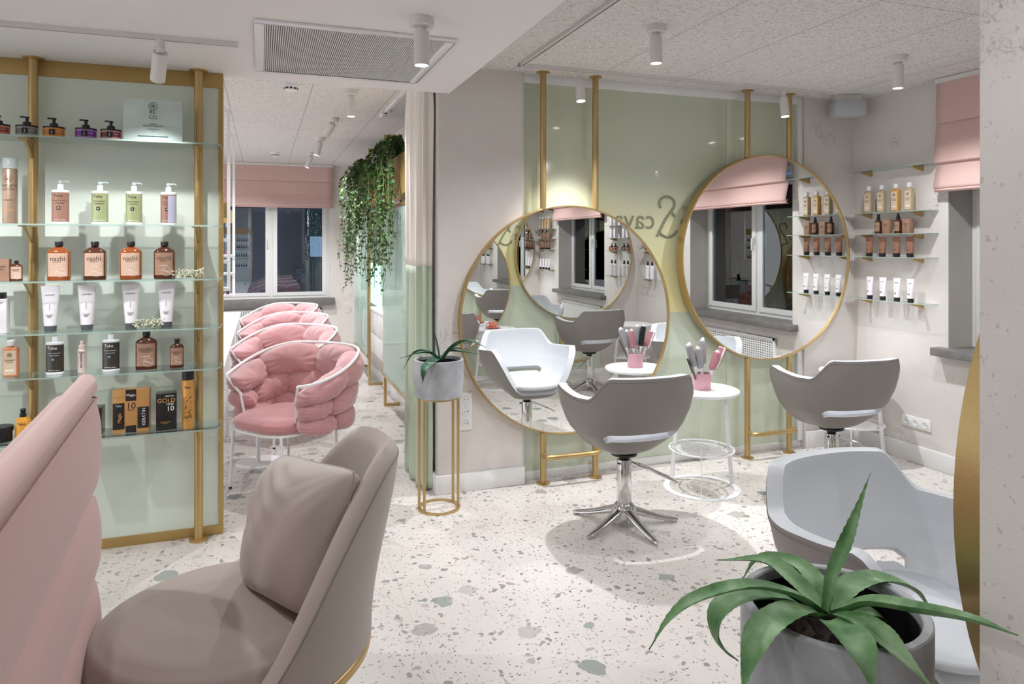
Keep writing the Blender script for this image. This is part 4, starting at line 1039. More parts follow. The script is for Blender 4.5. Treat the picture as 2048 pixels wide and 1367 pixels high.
# ------------------------------------------------------------------ right wall shelves
def wall_shelves(y0, y1, zs, which):
    for z, nm in zip(zs, ['topmost', 'second', 'third', 'fourth', 'lowest']):
        t = thing('wall_shelf', '%s glass shelf on gold brackets, %s' % (nm, which), 'shelf', (XW, 0, z))
        m = MB(); m.mi = 0; m.box(-.125, -.002, y0, y1, 0, .006)
        m.m = [0, 0, 1, 1, 1, 1]; m.build('glass', [M['shelf'], M['shelfedge']], t, smooth=0)
        for yy in (y0+.13, y1-.13):
            k = MB(); k.add([(0, yy-.011, -.001), (-.105, yy-.011, -.001), (-.105, yy-.011, -.010), (0, yy-.011, -.036), (0, yy+.011, -.001), (-.105, yy+.011, -.001), (-.105, yy+.011, -.010), (0, yy+.011, -.036)],
                            [(0, 1, 2, 3), (7, 6, 5, 4), (0, 4, 5, 1), (1, 5, 6, 2), (2, 6, 7, 3), (3, 7, 4, 0)]); k.build('bracket', M['gold'], t)
ZR = [2.155, 1.828, 1.665, 1.492, 1.165]
wall_shelves(3.62, 4.33, ZR, 'between the pink blind and the mirror wall corner')
wall_shelves(.98, 1.72, ZR, 'beside the dividing wall, seen in the lower mirror')
YR = [4.16, 4.04, 3.915, 3.80]
def rp(key, b_, label, cat, grp, y, zi, name=None): return place(key, b_, label, cat, grp, loc=(XW-.068, y, ZR[zi]+.0065), rz=R(-90), name=name)
pos4 = ['nearest the corner', 'second from the corner', 'third from the corner', 'nearest the pink blind']
straw = mat('straw_bottle', srgb(180, 164, 134), .2, coat=.4)
for i, y in enumerate(YR):
    k = 'oil' if i == 2 else 'straw'
    rp(k, (lambda t: shampoo(t, .060, .205, mat('golden_oil', srgb(206, 150, 70), .15, coat=.5), olab, M['handle'], 'LUXURY\nLOOK', M['text_dark'])) if i == 2 else (lambda t: shampoo(t, .060, .205, straw, olab, M['handle'], 'LUXURY\nLOOK', M['text_dark'])),
       '%s shampoo bottle on the upper wall shelf, %s' % ('golden' if i == 2 else 'straw-coloured', pos4[i]), 'bottle', 'shampoo bottles on the right wall shelf', y, 1)
    rp('btube', lambda t: tube_(t, .150, .074, mat('copper_tube', srgb(150, 106, 84), .4), M['dark'], 'nashi', M['text_dark'], True), 'copper squeeze tube on the fourth wall shelf, %s' % pos4[i], 'tube', 'copper tubes on the right wall shelf', y-.005, 3, name='squeeze_tube')
    rp('stube', lambda t: tube_(t, .170, .066, offw, M['dark'], 'LUXURY', M['text_dark']), 'white squeeze tube on the lowest wall shelf, %s' % pos4[i], 'tube', 'white tubes on the right wall shelf', y-.01, 4, name='squeeze_tube')
def pumpb(t):
    MB().lathe([(.024, 0), (.026, .003), (.026, .095), (.014, .103), (.010, .106)], 24).build('body', amberd, t)
    MB().lathe([(.014, .104), (.014, .124), (.009, .126), (.011, .146), (.008, .148)], 16).build('spray_head', M['dark'], t)
    l = lbl(t, -.022, .022, ell(.026, .026), .018, .085, kraftd); text('nashi', .017, M['text_dark'], l, (0, 0, .058), wrap=ell(.026, .026), name='brand_lettering')
rp('pumpb', pumpb, 'dark spray bottle nearest the corner on the third wall shelf', 'spray bottle', None, 4.07, 2)
rp('kbox2', kbox, 'kraft carton between the two dark spray bottles on the third wall shelf', 'box', None, 3.99, 2, name='small_carton')
rp('pumpb', None, 'dark spray bottle farther from the corner on the third wall shelf', 'spray bottle', None, 3.895, 2)
rp('kbox2', None, 'kraft carton nearest the pink blind on the third wall shelf', 'box', None, 3.815, 2, name='small_carton')
YR2 = [1.60, 1.50, 1.26, 1.16]
p2 = ['nearest the window', 'second from the window', 'third from the window', 'nearest the dividing wall']
for i, y in enumerate(YR2):
    rp('wcart', lambda t: (boxp(t, .05, .04, .15, offw), text('LUXURY', .009, M['text_dark'], t, (0, -.0206, .12), name='lettering')), 'tall white carton, %s, in the mirrored shelves' % p2[i], 'box', 'white cartons seen in the mirror', y, 2, name='white_carton')
    rp('jar'+['orange', 'dark red', 'grey', 'copper'][i], None, '%s pump jar, %s, in the mirrored shelves' % (['orange', 'dark red', 'grey', 'copper'][i], p2[i]), 'jar', 'pump jars seen in the mirror', y, 3, name='pump_jar')
    rp('wspr', lambda t: (MB().lathe([(.024, 0), (.026, .003), (.026, .150), (.014, .158)], 22).build('body', offw, t), MB().lathe([(.014, .158), (.014, .185), (.010, .187), (.010, .205)], 14).build('spray_head', M['dark'], t), text('LUXURY', .010, M['text_dark'], t, (0, 0, .12), wrap=ell(.026, .026), name='lettering')), 'white spray bottle with black head, %s, in the mirrored shelves' % p2[i], 'spray bottle', 'white spray bottles seen in the mirror', y, 4)
for i, y in enumerate(YR2): rp('wspr', None, 'white spray bottle on the second mirrored shelf, %s' % p2[i], 'spray bottle', 'white spray bottles high in the mirror', y, 1)
# ------------------------------------------------------------------ curtain
def curtain():
    t = thing('curtain', 'tall gathered curtain, cream above and sage green below, beside the plaster column', 'curtain', (0.96, 4.6, 0))
    path = bez([(1.028, 4.45), (1.0, 4.44), (.972, 4.50), (.962, 4.64), (.97, 4.84), (.99, 5.0)], 121)
    base = Vector((.96, 4.6, 0))
    def fn(i, j, za, zb):
        k = min(int(round(i*120)), 120); p = path[k]; q = path[min(k+1, 120)]-path[max(k-1, 0)]; n = Vector((-q.y, q.x)).normalized()
        z = za+(zb-za)*j
        g = 1-.55*smoothstep(2.45, 2.70, z)
        amp = .024*g+.004*sin(z*3+i*9)
        w1 = sin(i*2*pi*5.0+.3*sin(z*1.3)); w2 = .3*sin(i*2*pi*17+z)*(.4+.6*smoothstep(2.0, 2.7, z))
        a = amp*(w1+w2)
        return (p.x+n.x*a-base.x, p.y+n.y*a-base.y, z)
    for nm, za, zb, m in (('lower_fabric', .015, 1.45, M['green']), ('upper_fabric', 1.449, ZC-.03, M['cream'])):
        o = MB().grid(lambda i, j: fn(i, j, za, zb), 121, 26).build(nm, m, t, smooth=80, recalc=False)
        md = o.modifiers.new('t', 'SOLIDIFY'); md.thickness = .002
    MB().tube([(p.x-base.x, p.y-base.y, ZC-.018) for p in path[::6]], .010, 8).build('rail', M['wmetal'], t)
curtain()
# curtain rail further back
t = thing('ceiling_rail', 'short white curtain rail on the ceiling above the ivy', 'rail', (1.0, 5.9, ZC)); MB().box(-.012, .012, -.9, .4, -.022, 0).build('rail', M['wmetal'], t); MB().box(-.04, .04, .1, .16, -.022, 0).build('bracket', M['wmetal'], t)

# ------------------------------------------------------------------ gold frames, glass partition, planter, ivy, vanity
XP = 1.135
for y, lb in ((5.75, 'nearest'), (6.88, 'second'), (7.95, 'third'), (9.15, 'farthest')):
    t = thing('partition_frame', '%s tall rectangular gold frame of the glass partition behind the curtain' % lb, 'frame', (XP, y, 0))
    r = .013; zt = 2.665; X1 = .16
    f = MB(); f.box(-r, r, -r, r, 0, zt); f.build('upright', M['gold'], t, bevel=.002)
    f = MB(); f.box(X1-r, X1-.001, -r, r, 0, zt); f.build('wall_upright', M['gold'], t, bevel=.002)
    f = MB(); f.box(r, X1-r, -r, r, 0, 2*r); f.build('bottom_bar', M['gold'], t); f = MB(); f.box(r, X1-r, -r, r, zt-2*r, zt); f.build('top_bar', M['gold'], t)
for ya, yb, lb in ((5.2, 6.86, 'nearer'), (7.97, 9.13, 'farther')):
    t = thing('glass_partition', '%s glass partition pane in gold edging under the ivy planter' % lb, 'glass partition', (XP-.02, (ya+yb)/2, 0)); h = (yb-ya)/2
    bx('pane', -.004, .004, -h, h, .33, 1.92, M['pane'], t)
    f = MB(); f.box(-.010, .010, -h, h, .31, .33); f.box(-.010, .010, -h, h, 1.92, 1.945); f.build('edging', M['gold'], t, smooth=0)
tp = thing('ivy_planter', 'long gold trough on the frames holding hanging ivy', 'planter', (XP+.04, 7.2, 2.0))
f = MB(); f.box(-.07, .09, -2.0, 1.98, .02, .04); f.box(-.07, -.06, -2.0, 1.98, .04, .36); f.box(.08, .09, -2.0, 1.98, .04, .36); f.box(-.06, .08, -2.0, -1.99, .04, .36); f.box(-.06, .08, 1.97, 1.98, .04, .36)
f.build('trough', M['goldflat'], tp, smooth=0)
bx('soil', -.059, .079, -1.98, 1.96, .30, .32, M['soil'], tp)
def ivy(label, y0, x, z0, n, drop, spread, seed, loc_y):
    rnd = random.Random(seed); t = thing('hanging_ivy', label, 'ivy', (x, y0, z0)); V = MB(); L_ = MB()
    shape = [(0, -.5), (.30, -.28), (.52, -.02), (.22, .08), (.0, .62), (-.22, .08), (-.52, -.02), (-.30, -.28)]
    for k in range(n):
        a = rnd.random(); yy = (rnd.random()*2-1)*spread; d = drop*(.35+.65*rnd.random()**.8)*(1-.25*abs(yy)/spread)
        ox = -.10-.10*rnd.random()-.10*(rnd.random() < .2); P = [(.05*rnd.random(), yy*.8, .02), (ox*.5, yy*.9, .10+.05*rnd.random()), (ox, yy, -.05)]
        m_ = int(d/.22)+1
        for q in range(1, m_+1): P.append((ox+(rnd.random()-.5)*.05, yy+(rnd.random()-.5)*.06, -.05-d*q/m_))
        if rnd.random() < .3: P[-1] = (P[-1][0]+(rnd.random()-.5)*.2, P[-1][1]+(rnd.random()-.5)*.25, P[-1][2]+.06)
        pts = bez(P, m_*5+6); V.tube(pts, .0022, 4)
        stp = len(pts)
        Ltot = sum((pts[i]-pts[i-1]).length for i in range(1, stp)); nl = int(Ltot/.034)
        for q in range(nl):
            f = (q+rnd.random())/nl; p = pts[min(int(f*(stp-1)), stp-1)]
            s = (.036+.024*rnd.random())*(1-.40*f)
            th = rnd.random()*2*pi; tl = -.3-rnd.random()*1.1; rl = rnd.random()*6.28
            mt = Matrix.Translation(p+Vector((cos(th), sin(th), .1))*.018) @ Matrix.Rotation(th, 4, 'Z') @ Matrix.Rotation(pi/2+tl*.6, 4, 'Y') @ Matrix.Rotation(pi/2+(rnd.random()-.5)*1.4, 4, 'Z')
            vs = [(0, 0, .06*s)]+[(u*s, v*s, -.10*s*abs(u)) for u, v in shape]
            L_.add([mt @ Vector(v) for v in vs], [(0, i, i+1) for i in range(1, 8)]+[(0, 8, 1)])
    V.build('vines', M['vine'], t); o = L_.build('foliage', M['ivy'], t, smooth=60, recalc=False)
ivy('ivy cascade falling from the nearer part of the gold planter, beside the curtain', 6.12, XP+.0, 2.36, 42, 1.22, .34, 3, 0)
ivy('ivy cascade falling from the farther part of the gold planter, beside the back window', 8.0, XP-.0, 2.36, 46, 1.38, .42, 5, 0)
v = thing('washbasin_cabinet', 'white drawer cabinet with basin behind the glass partition', 'cabinet', (XP+.085, 7.42, 0))
bx('body', -.075, .07, -.42, .42, .40, .86, M['board'], v, bevel=.004)
for z0, z1 in ((.41, .615), (.625, .85)): bx('drawer', -.088, -.075, -.41, .41, z0, z1, M['board'], v, bevel=.003)
bx('worktop', -.09, .07, -.44, .44, .861, .895, M['wmetal'], v, bevel=.004)
t = thing('lit_niche', 'pale aqua back-lit glass strip on the wall beyond the white cabinet', 'light panel', (1.285, 8.42, 1.11)); bx('glass', -.01, .012, -.42, .42, -.25, .25, emit('aqua_light', (.62, 1, .88, 1), 1.1), t)
bx('frame', -.012, .014, -.44, .44, .25, .27, M['gold'], t)

# ------------------------------------------------------------------ manicure area
desk = thing('manicure_desk', 'long white manicure desk at the left of the pink chairs', 'desk', (-.55, 7.0, 0))
bx('desktop', -.30, .30, -2.3, 2.3, .72, .75, M['wmetal'], desk, bevel=.004)
for y in (-2.2, -.75, .75, 2.2):
    for x in (-.27, .27): MB().box(x-.015, x+.015, y-.015, y+.015, 0, .72).build('leg', M['wmetal'], desk, bevel=.002)
bx('dust_slot', .20, .24, -1.35, -1.0, .7501, .7515, M['slot'], desk)
for (x, y, z0, lb) in ((-.475, 5.55, 1.27, 'nearer'), (-.487, 6.85, 1.13, 'farther')):
    t = thing('hanging_rack', '%s thin white hanging rack with gold board and polish bottles' % lb, 'rack', (x, y, 0)); r = .011
    w_ = .24; z1 = ZC-.16 if lb == 'nearer' else ZC-.15
    for sx_ in (-1, 1):
        m = MB(); m.box(sx_*w_-r, sx_*w_+r, -r, r, z0-.02, z1); m.build('upright', M['wmetal'], t)
    for z in (z1-.02, z0-.02, z0+.18, z0+.34): MB().box(-w_+r, w_-r, -r, r, z, z+.02).build('rail', M['wmetal'], t)
    for z in (z0, z0+.20, z0+.36): bx('tray', -w_, w_, -.05, .05, z, z+.006, M['wmetal'], t)
    MB().box(-w_, w_, .014, .03, 1.785, 1.90).build('gold_board', M['goldflat'], t)
    for sx_ in (-1, 1): MB().tube([(sx_*w_, 0, z1), (0, 0, ZC)], .003, 6).build('hanging_wire', M['wmetal'], t)
    cols = [srgb(40, 40, 90), srgb(90, 30, 50), srgb(30, 30, 36), srgb(160, 60, 80)]
    for zi, z in enumerate((z0+.0065, z0+.2065, z0+.3665)):
        for k in range(6):
            key = 'polish%d' % ((k+zi) % 4)
            place(key, lambda t2, c=cols[(k+zi) % 4]: (MB().lathe([(.012, 0), (.014, .002), (.014, .035), (.006, .04)], 12).build('bottle', mat('polish', c, .15, coat=.5), t2), MB().lathe([(.0075, .04), (.0075, .07)], 10).build('cap', M['dark'], t2)),
                  'small polish bottle, %s on the %s tray of the %s rack' % (['leftmost', 'second', 'third', 'fourth', 'fifth', 'rightmost'][k], ['lowest', 'middle', 'top'][zi], lb), 'polish bottle', 'polish bottles on the %s rack' % lb, loc=(x-.02+k*.042, y-.025, z))

def balloon_chair(label, loc, rz):
    # local: faces -Y
    t = thing('pink_armchair', label, 'armchair', loc, rz, None)
    # U path, angle measured from the back centre (+Y)
    def U(s, z):      # s in [-1,1]
        a = s*R(128); rr = .32+.055*smoothstep(.45, .85, z)
        return Vector((sin(a)*rr*1.10, cos(a)*rr*.98+.02, z)), Vector((sin(a), cos(a), 0))
    def rim(s): return .86-.16*smoothstep(.30, 1.0, abs(s))-.0*s
    rnd = random.Random(4)
    pads = []
    # (s0,s1,v0,v1): v from seat (0) to rim (1)
    for s0, s1 in ((-1.0, -.58), (-.62, -.10), (-.14, .32), (.26, .66), (.60, 1.0)): pads.append((s0, s1, .54, 1.05))
    for s0, s1 in ((-1.0, -.76), (-.80, -.36), (-.42, .04), (-.02, .42), (.36, .76), (.72, 1.0)): pads.append((s0, s1, .16, .64))
    for s0, s1 in ((-.99, -.50), (-.54, -.10), (-.12, .34), (.30, .66), (.66, .99)): pads.append((s0, s1, -.18, .26))
    for n_, (s0, s1, v0, v1) in enumerate(pads):
        ph = rnd.random()*6; sk = (rnd.random()-.5)*.10; nw = rnd.choice((9, 11, 13))
        T = .088+.016*rnd.random()
        def fn(i, j, sg):
            u = i*2-1; v = j*2-1
            # superellipse footprint
            uu = u*math.sqrt(1-.30*v*v); vv = v*math.sqrt(1-.30*u*u)
            s = (s0+s1)/2+(s1-s0)/2*uu*1.05+sk*vv; w_ = (v0+v1)/2+(v1-v0)/2*vv*1.05
            z = .44+(rim(s)-.44)*w_
            e = max(0, (1-abs(u)**2.4)*(1-abs(v)**2.4))**.5
            rad = math.atan2(vv, uu); edge = max(abs(u), abs(v))
            wr = .0065*sin(rad*nw+ph+.8*sin(u*4+ph))*smoothstep(.25, .85, edge)*e**.5 + .004*sin(u*5+v*3+ph)
            p, nn = U(max(-1.04, min(1.04, s)), z)
            return p+nn*sg*(T*e+wr*(1 if e > .02 else 0))
        m = MB(); N = 22
        m.grid(lambda i, j: fn(i, j, 1), N, N); m.grid(lambda i, j: fn(i, j, -1), N, N)
        m.build('back_pad', M['pink'], t, smooth=75)
    # rim tube
    pts = []
    for k in range(61):
        s = -1+2*k/60; p, nn = U(s, rim(s)+.02); pts.append(p+nn*.050+Vector((0, 0, .0)))
    MB().tube(pts, .010, 10).build('frame_rail', M['wmetal'], t)
    for s in (-.995, .995):
        p, nn = U(s, 0); MB().tube([pts[0] if s < 0 else pts[-1], Vector((p.x*.98, p.y, .60)), Vector((p.x*.86, p.y+.02, .40))], .009, 8).build('arm_upright', M['wmetal'], t)
    # seat
    def seat(i, j):
        a = 2*pi*i; pr = [(0, .500), (.45, .502), (.85, .488), (.98, .462), (1, .435), (.96, .412), (.5, .405), (0, .405)]
        k = j*(len(pr)-1); q = min(int(k), len(pr)-2); f = k-q; r = pr[q][0]*(1-f)+pr[q+1][0]*f; z = pr[q][1]*(1-f)+pr[q+1][1]*f
        e = .62; sx_ = math.copysign(abs(cos(a))**e, cos(a)); cy = math.copysign(abs(sin(a))**e, sin(a))
        return (.285*r*sx_, -.03+.285*r*cy, z)
    MB().grid(seat, 48, 22, True).build('seat', M['pinkseat'], t, smooth=70)
    MB().tube([(.27*math.copysign(abs(cos(q))**.6, cos(q)), -.03+.27*math.copysign(abs(sin(q))**.6, sin(q)), .398) for q in [2*pi*k/40 for k in range(40)]], .009, 8, True).build('seat_frame', M['wmetal'], t)
    for sx_ in (-1, 1):
        for sy in (-1, 1):
            l = MB().tube([(sx_*.235, -.03+sy*.225, .398), (sx_*.25, -.03+sy*.235, .012)], .0095, 10).build('leg', M['wmetal'], t)
            MB().tube([(sx_*.25, -.03+sy*.235, .012), (sx_*.2505, -.03+sy*.2355, 0)], .0105, 10).build('foot_cap', M['dark'], l)
    return t
ang = R(-52)   # faces (-.64,-.77)
PC = balloon_chair('pink puffed velvet armchair nearest the camera in the back room', (.165, 4.88, 0), ang)
for (x, y, lb) in ((.14, 6.10, 'second pink puffed armchair of the row, behind the nearest one'), (.16, 7.22, 'third pink puffed armchair of the row towards the window'), (.15, 8.45, 'farthest pink puffed armchair, under the back window sill')):
    dup(PC, (x, y, 0), ang, lb)
t = thing('pedestal_table', 'white pedestal with round floor plate under the pink chairs', 'table', (-.02, 5.42, 0))
MB().lathe([(.165, 0), (.165, .006), (.02, .008)], 48).build('base_plate', M['wmetal'], t); MB().tube([(-.01, 0, .008), (-.01, 0, .42)], .016, 14).build('stem', M['wmetal'], t)
MB().lathe([(.10, .42), (.10, .43)], 30).build('top_plate', M['wmetal'], t)

# ------------------------------------------------------------------ agave plants
def leaf(L_, pts, w_, curl=.35, n=36, roll=0, teeth=True, tipw=.02):
    P = bez(pts, n); cs = 7; vs = []; prev = None
    for i, p in enumerate(P):
        f = i/(n-1); tg = (P[min(i+1, n-1)]-P[max(i-1, 0)]).normalized()
        side = tg.cross(Vector((0, 0, 1)))
        sl = side.length
        if sl < 1e-3: side = prev if prev else Vector((1, 0, 0))
        side.normalize()
        if prev and side.dot(prev) < 0: side = -side
        if prev: k_ = .30*smoothstep(.2, .7, sl); side = side*k_+prev*(1-k_)
        side = (side-tg*side.dot(tg)).normalized()
        prev = side; nn = side.cross(tg).normalized()
        if roll: q = Matrix.Rotation(roll, 3, tg); side2 = q @ side; nn = q @ nn
        else: side2 = side
        ww = w_*(.62+.38*smoothstep(0, .30, f))*max(tipw, (1-smoothstep(.45, 1.02, f)**1.15))
        th = .0045*(1-f*.6)+.004*(1-smoothstep(0, .25, f))
        row = []
        for k in range(cs):
            x = -1+2*k/(cs-1); tooth = 0
            if teeth and abs(x) == 1 and i % 2 == 0 and 2 < i < n-2: tooth = .0016
            row.append(p+side2*(x*ww/2+math.copysign(tooth, x) if abs(x) == 1 else side2*0 and 0 or 0) if False else p+side2*(x*ww/2+(math.copysign(tooth, x) if abs(x) == 1 else 0))+nn*(curl*ww*.5*(x*x)))
        for k in range(cs-2, 0, -1):
            x = -1+2*k/(cs-1); row.append(p+side2*(x*ww/2)+nn*(curl*ww*.5*(x*x)-th*(1-x*x*.6)-.0005))
        vs += row
    m = cs+cs-2; fs = []
    for i in range(n-1):
        for k in range(m): l = (k+1) % m; fs.append((i*m+k, i*m+l, (i+1)*m+l, (i+1)*m+k))
    fs += [tuple(range(m))[::-1], tuple((n-1)*m+k for k in range(m))]
    L_.add(vs, fs)
def pot(t, r, h_, z0=0, th=.016):
    MB().lathe([(r*.90, z0), (r*.94, z0+.004), (r, z0+h_*.45), (r, z0+h_-.003), (r-.003, z0+h_), (r-th+.003, z0+h_), (r-th, z0+h_-.003), (r-th, z0+h_-.105), (r*.3, z0+h_-.103)], 72, cap=False).build('pot', M['concrete'], t)
    MB().lathe([(r*.90, z0), (.005, z0)], 72, cap=False).build('pot_bottom', M['concrete'], t)
    MB().lathe([(r-th-.0015, z0+h_-.10), (r-th-.0015, z0+h_-.022), (r-th-.004, z0+h_-.020), (r-th-.004, z0+h_-.10)], 72, cap=False).build('liner', M['dark'], t)
    m = MB().grid(lambda i, j: ((r-th-.004)*j*cos(2*pi*i), (r-th-.004)*j*sin(2*pi*i), z0+h_-.085+.010*sin(i*40+j*9)*j*(1-j)*4), 40, 10, True); m.build('soil', M['soil'], t, smooth=80)
def stand(label, x, y, h_, r):
    t = thing('plant_stand', label, 'plant stand', (x, y, 0)); 
    def ring(z): return MB().grid(lambda i, j: (([r-.018, r+.004, r+.004, r-.018][int(round(j*4)) % 4])*cos(2*pi*i), ([r-.018, r+.004, r+.004, r-.018][int(round(j*4)) % 4])*sin(2*pi*i), z+[0, 0, .009, .009][int(round(j*4)) % 4]), 64, 4, True, True)
    ring(0).build('base_ring', M['gold'], t); ring(h_-.009).build('top_ring', M['gold'], t)
    for a in (R(193), R(230), R(12), R(48)):
        a -= YAW*1.0
        MB().tube([((r-.007)*cos(a), (r-.007)*sin(a), .009), ((r-.007)*cos(a), (r-.007)*sin(a), h_-.009)], .0085, 10).build('leg', M['gold'], t)
stand('slim gold plant stand on a ring base in front of the plaster column', 1.005, 4.13, .675, .125)
t = thing('potted_plant', 'small agave in a grey concrete pot on the gold stand by the column', 'potted plant', (1.005, 4.13, .676))
pot(t, .150, .225)
def leaf_px(t, org, specs, m, tip=True):
    for (pts, w_, cu, rl) in specs:
        L_ = MB(); P = [at(*p)-org for p in pts]; leaf(L_, P, w_, cu, roll=rl); L_.build('leaf', m, t, smooth=60)
o_ = Vector((1.005, 4.13, .676)); s0 = 4.24
leaf_px(t, o_, [([(880, 718, 4.24), (874, 690, 4.24), (867, 652, 4.22)], .030, .4, 0),
                ([(884, 718, 4.22), (905, 695, 4.20), (935, 681, 4.12), (972, 694, 4.02)], .056, .4, 0),
                ([(878, 716, 4.22), (862, 705, 4.2), (835, 706, 4.15), (800, 716, 4.08)], .030, .4, 0),
                ([(878, 718, 4.18), (868, 722, 4.12), (850, 740, 4.02), (845, 768, 4.0)], .070, .35, 0),
                ([(882, 716, 4.26), (898, 702, 4.30), (925, 703, 4.32), (957, 707, 4.26)], .030, .4, 0),
                ([(876, 716, 4.26), (850, 700, 4.30), (825, 708, 4.34), (806, 738, 4.34)], .034, .4, 0),
                ([(884, 716, 4.24), (900, 700, 4.26), (915, 696, 4.34), (930, 700, 4.38)], .032, .4, 0)], M['agave_dark'])
bp_ = at(1665, 1215, 1.36); bx_, by_ = bp_.x, bp_.y
stand('gold plant stand under the foreground agave pot, below the frame', bx_, by_, .60, .145)
t = thing('potted_plant', 'large agave in a grey concrete pot in the right foreground', 'potted plant', (bx_, by_, .601)); o_ = Vector((bx_, by_, .601))
pot(t, .171, .300, th=.019)
c = 1.36
leaf_px(t, o_, [
    ([(1652, 1222, c), (1672, 1140, c), (1705, 1050, c+.02), (1741, 944, c+.02)], .026, .7, .5),
    ([(1668, 1222, c-.01), (1740, 1206, c-.06), (1840, 1222, c-.17), (1945, 1240, c-.29), (2036, 1268, c-.38)], .046, .45, 0),
    ([(1664, 1220, c+.02), (1705, 1172, c+.06), (1765, 1158, c+.10), (1830, 1180, c+.12), (1870, 1232, c+.12)], .056, .30, 0),
    ([(1668, 1226, c-.03), (1730, 1250, c-.10), (1790, 1300, c-.17), (1880, 1390, c-.24)], .054, .35, 0),
    ([(1655, 1240, c-.06), (1690, 1262, c-.13), (1725, 1310, c-.19), (1752, 1400, c-.22)], .064, .30, 0),
    ([(1640, 1226, c-.03), (1590, 1222, c-.08), (1530, 1258, c-.14), (1500, 1320, c-.17), (1482, 1400, c-.18)], .058, .30, 0),
    ([(1642, 1220, c), (1590, 1190, c-.02), (1500, 1172, c-.06), (1400, 1195, c-.10), (1340, 1235, c-.14), (1297, 1298, c-.16)], .034, .45, 0),
    ([(1620, 1225, c+.02), (1560, 1194, c-.01), (1490, 1192, c-.05), (1442, 1222, c-.06), (1432, 1262, c-.06), (1448, 1298, c-.05), (1476, 1322, c-.04)], .056, .30, 0),
    ([(1640, 1215, c+.04), (1590, 1165, c+.08), (1530, 1122, c+.12), (1435, 1118, c+.13)], .050, .35, 0),
    ([(1644, 1215, c+.06), (1630, 1165, c+.10), (1590, 1128, c+.14), (1520, 1114, c+.17), (1482, 1160, c+.17)], .044, .35, 0),
    ([(1672, 1235, c), (1710, 1222, c+.01), (1760, 1235, c+.02), (1795, 1272, c+.02)], .060, .3, 0),
], M['agave'])

# ------------------------------------------------------------------ grey slipper chair with cushion
def slipper(loc, rz):
    # local: back on +X, faces -X
    t = thing('lounge_chair', 'round taupe velvet lounge chair with curved back and gold base in the foreground', 'armchair', loc, rz)
    RS = .395
    def seat(i, j):
        a = 2*pi*i; pr = [(0, .455), (.5, .456), (.80, .445), (.93, .418), (.99, .375), (1.0, .34), (.985, .315), (.97, .31), (.97, .30), (.975, .27), (.93, .25), (0, .25)]
        k = j*(len(pr)-1); q = min(int(k), len(pr)-2); f = k-q; r = pr[q][0]*(1-f)+pr[q+1][0]*f; z = pr[q][1]*(1-f)+pr[q+1][1]*f
        return (RS*r*cos(a)*1.02, RS*r*sin(a), z)
    MB().grid(seat, 72, 45, True).build('seat', M['taupe'], t, smooth=50)
    MB().tube([(RS*.99*1.02*cos(q), RS*.99*sin(q), .312) for q in [2*pi*k/72 for k in range(72)]], .003, 6, True).build('seat_seam', M['stitch'], t)
    # back shell
    def top(a): a = abs(a); return .33+.60*(1-smoothstep(20, 92, a))**.92
    def fn(i, j, off):
        a = (i*2-1)*112; z = .335+(max(top(a), .37)-.335)*j; q = R(a)
        lean = .10*smoothstep(.35, .95, z)
        th = .036*math.sqrt(max(0, 1-max(0, (j-.90)/.10)**2)) if j > .90 else .036
        th *= smoothstep(1.0, .93, abs(i*2-1))*.9+.1
        r = RS+.028+off*th
        ca, sa = cos(q), sin(q)
        flat = 1-.10*abs(sa)*smoothstep(.45, .9, z)
        return ((r*1.0+lean*max(0, ca))*ca, r*sa*flat, z)
    m = MB(); N, K = 64, 26
    m.grid(lambda i, j: fn(i, j, 1), N, K); m.grid(lambda i, j: fn(i, j, -1), N, K)
    # close the bottom and ends
    for i in range(N-1):
        a, b_ = i*K, (i+1)*K; m.f.append((a, b_, N*K+b_, N*K+a)); m.m.append(0)
        a += K-1; b_ += K-1; m.f.append((a, b_, N*K+b_, N*K+a)); m.m.append(0)
    for i in (0, N-1):
        for j in range(K-1): m.f.append((i*K+j, i*K+j+1, N*K+i*K+j+1, N*K+i*K+j)); m.m.append(0)
    m.build('backrest', M['taupe'], t, smooth=70)
    sm = MB(); sm.tube([Vector(fn(k/60, .93, 1.02)) for k in range(2, 59)], .0022, 6); sm.build('back_seam', M['stitch'], t)
    MB().tube([(cos(q)*(RS+.048), sin(q)*(RS+.048), .308) for q in [2*pi*k/80 for k in range(80)]], .015, 12, True, flat=1.3).build('base_rim', M['gold'], t)
    for k in range(4):
        q = R(45+90*k); MB().tube([(cos(q)*(RS+.046), sin(q)*(RS+.046), .305), (cos(q)*(RS+.01), sin(q)*(RS+.01), .12), (cos(q)*(RS-.03), sin(q)*(RS-.03), 0)], .012, 10).build('leg', M['gold'], t)
    return t
GC = slipper((-.112, 2.41, 0), R(5))
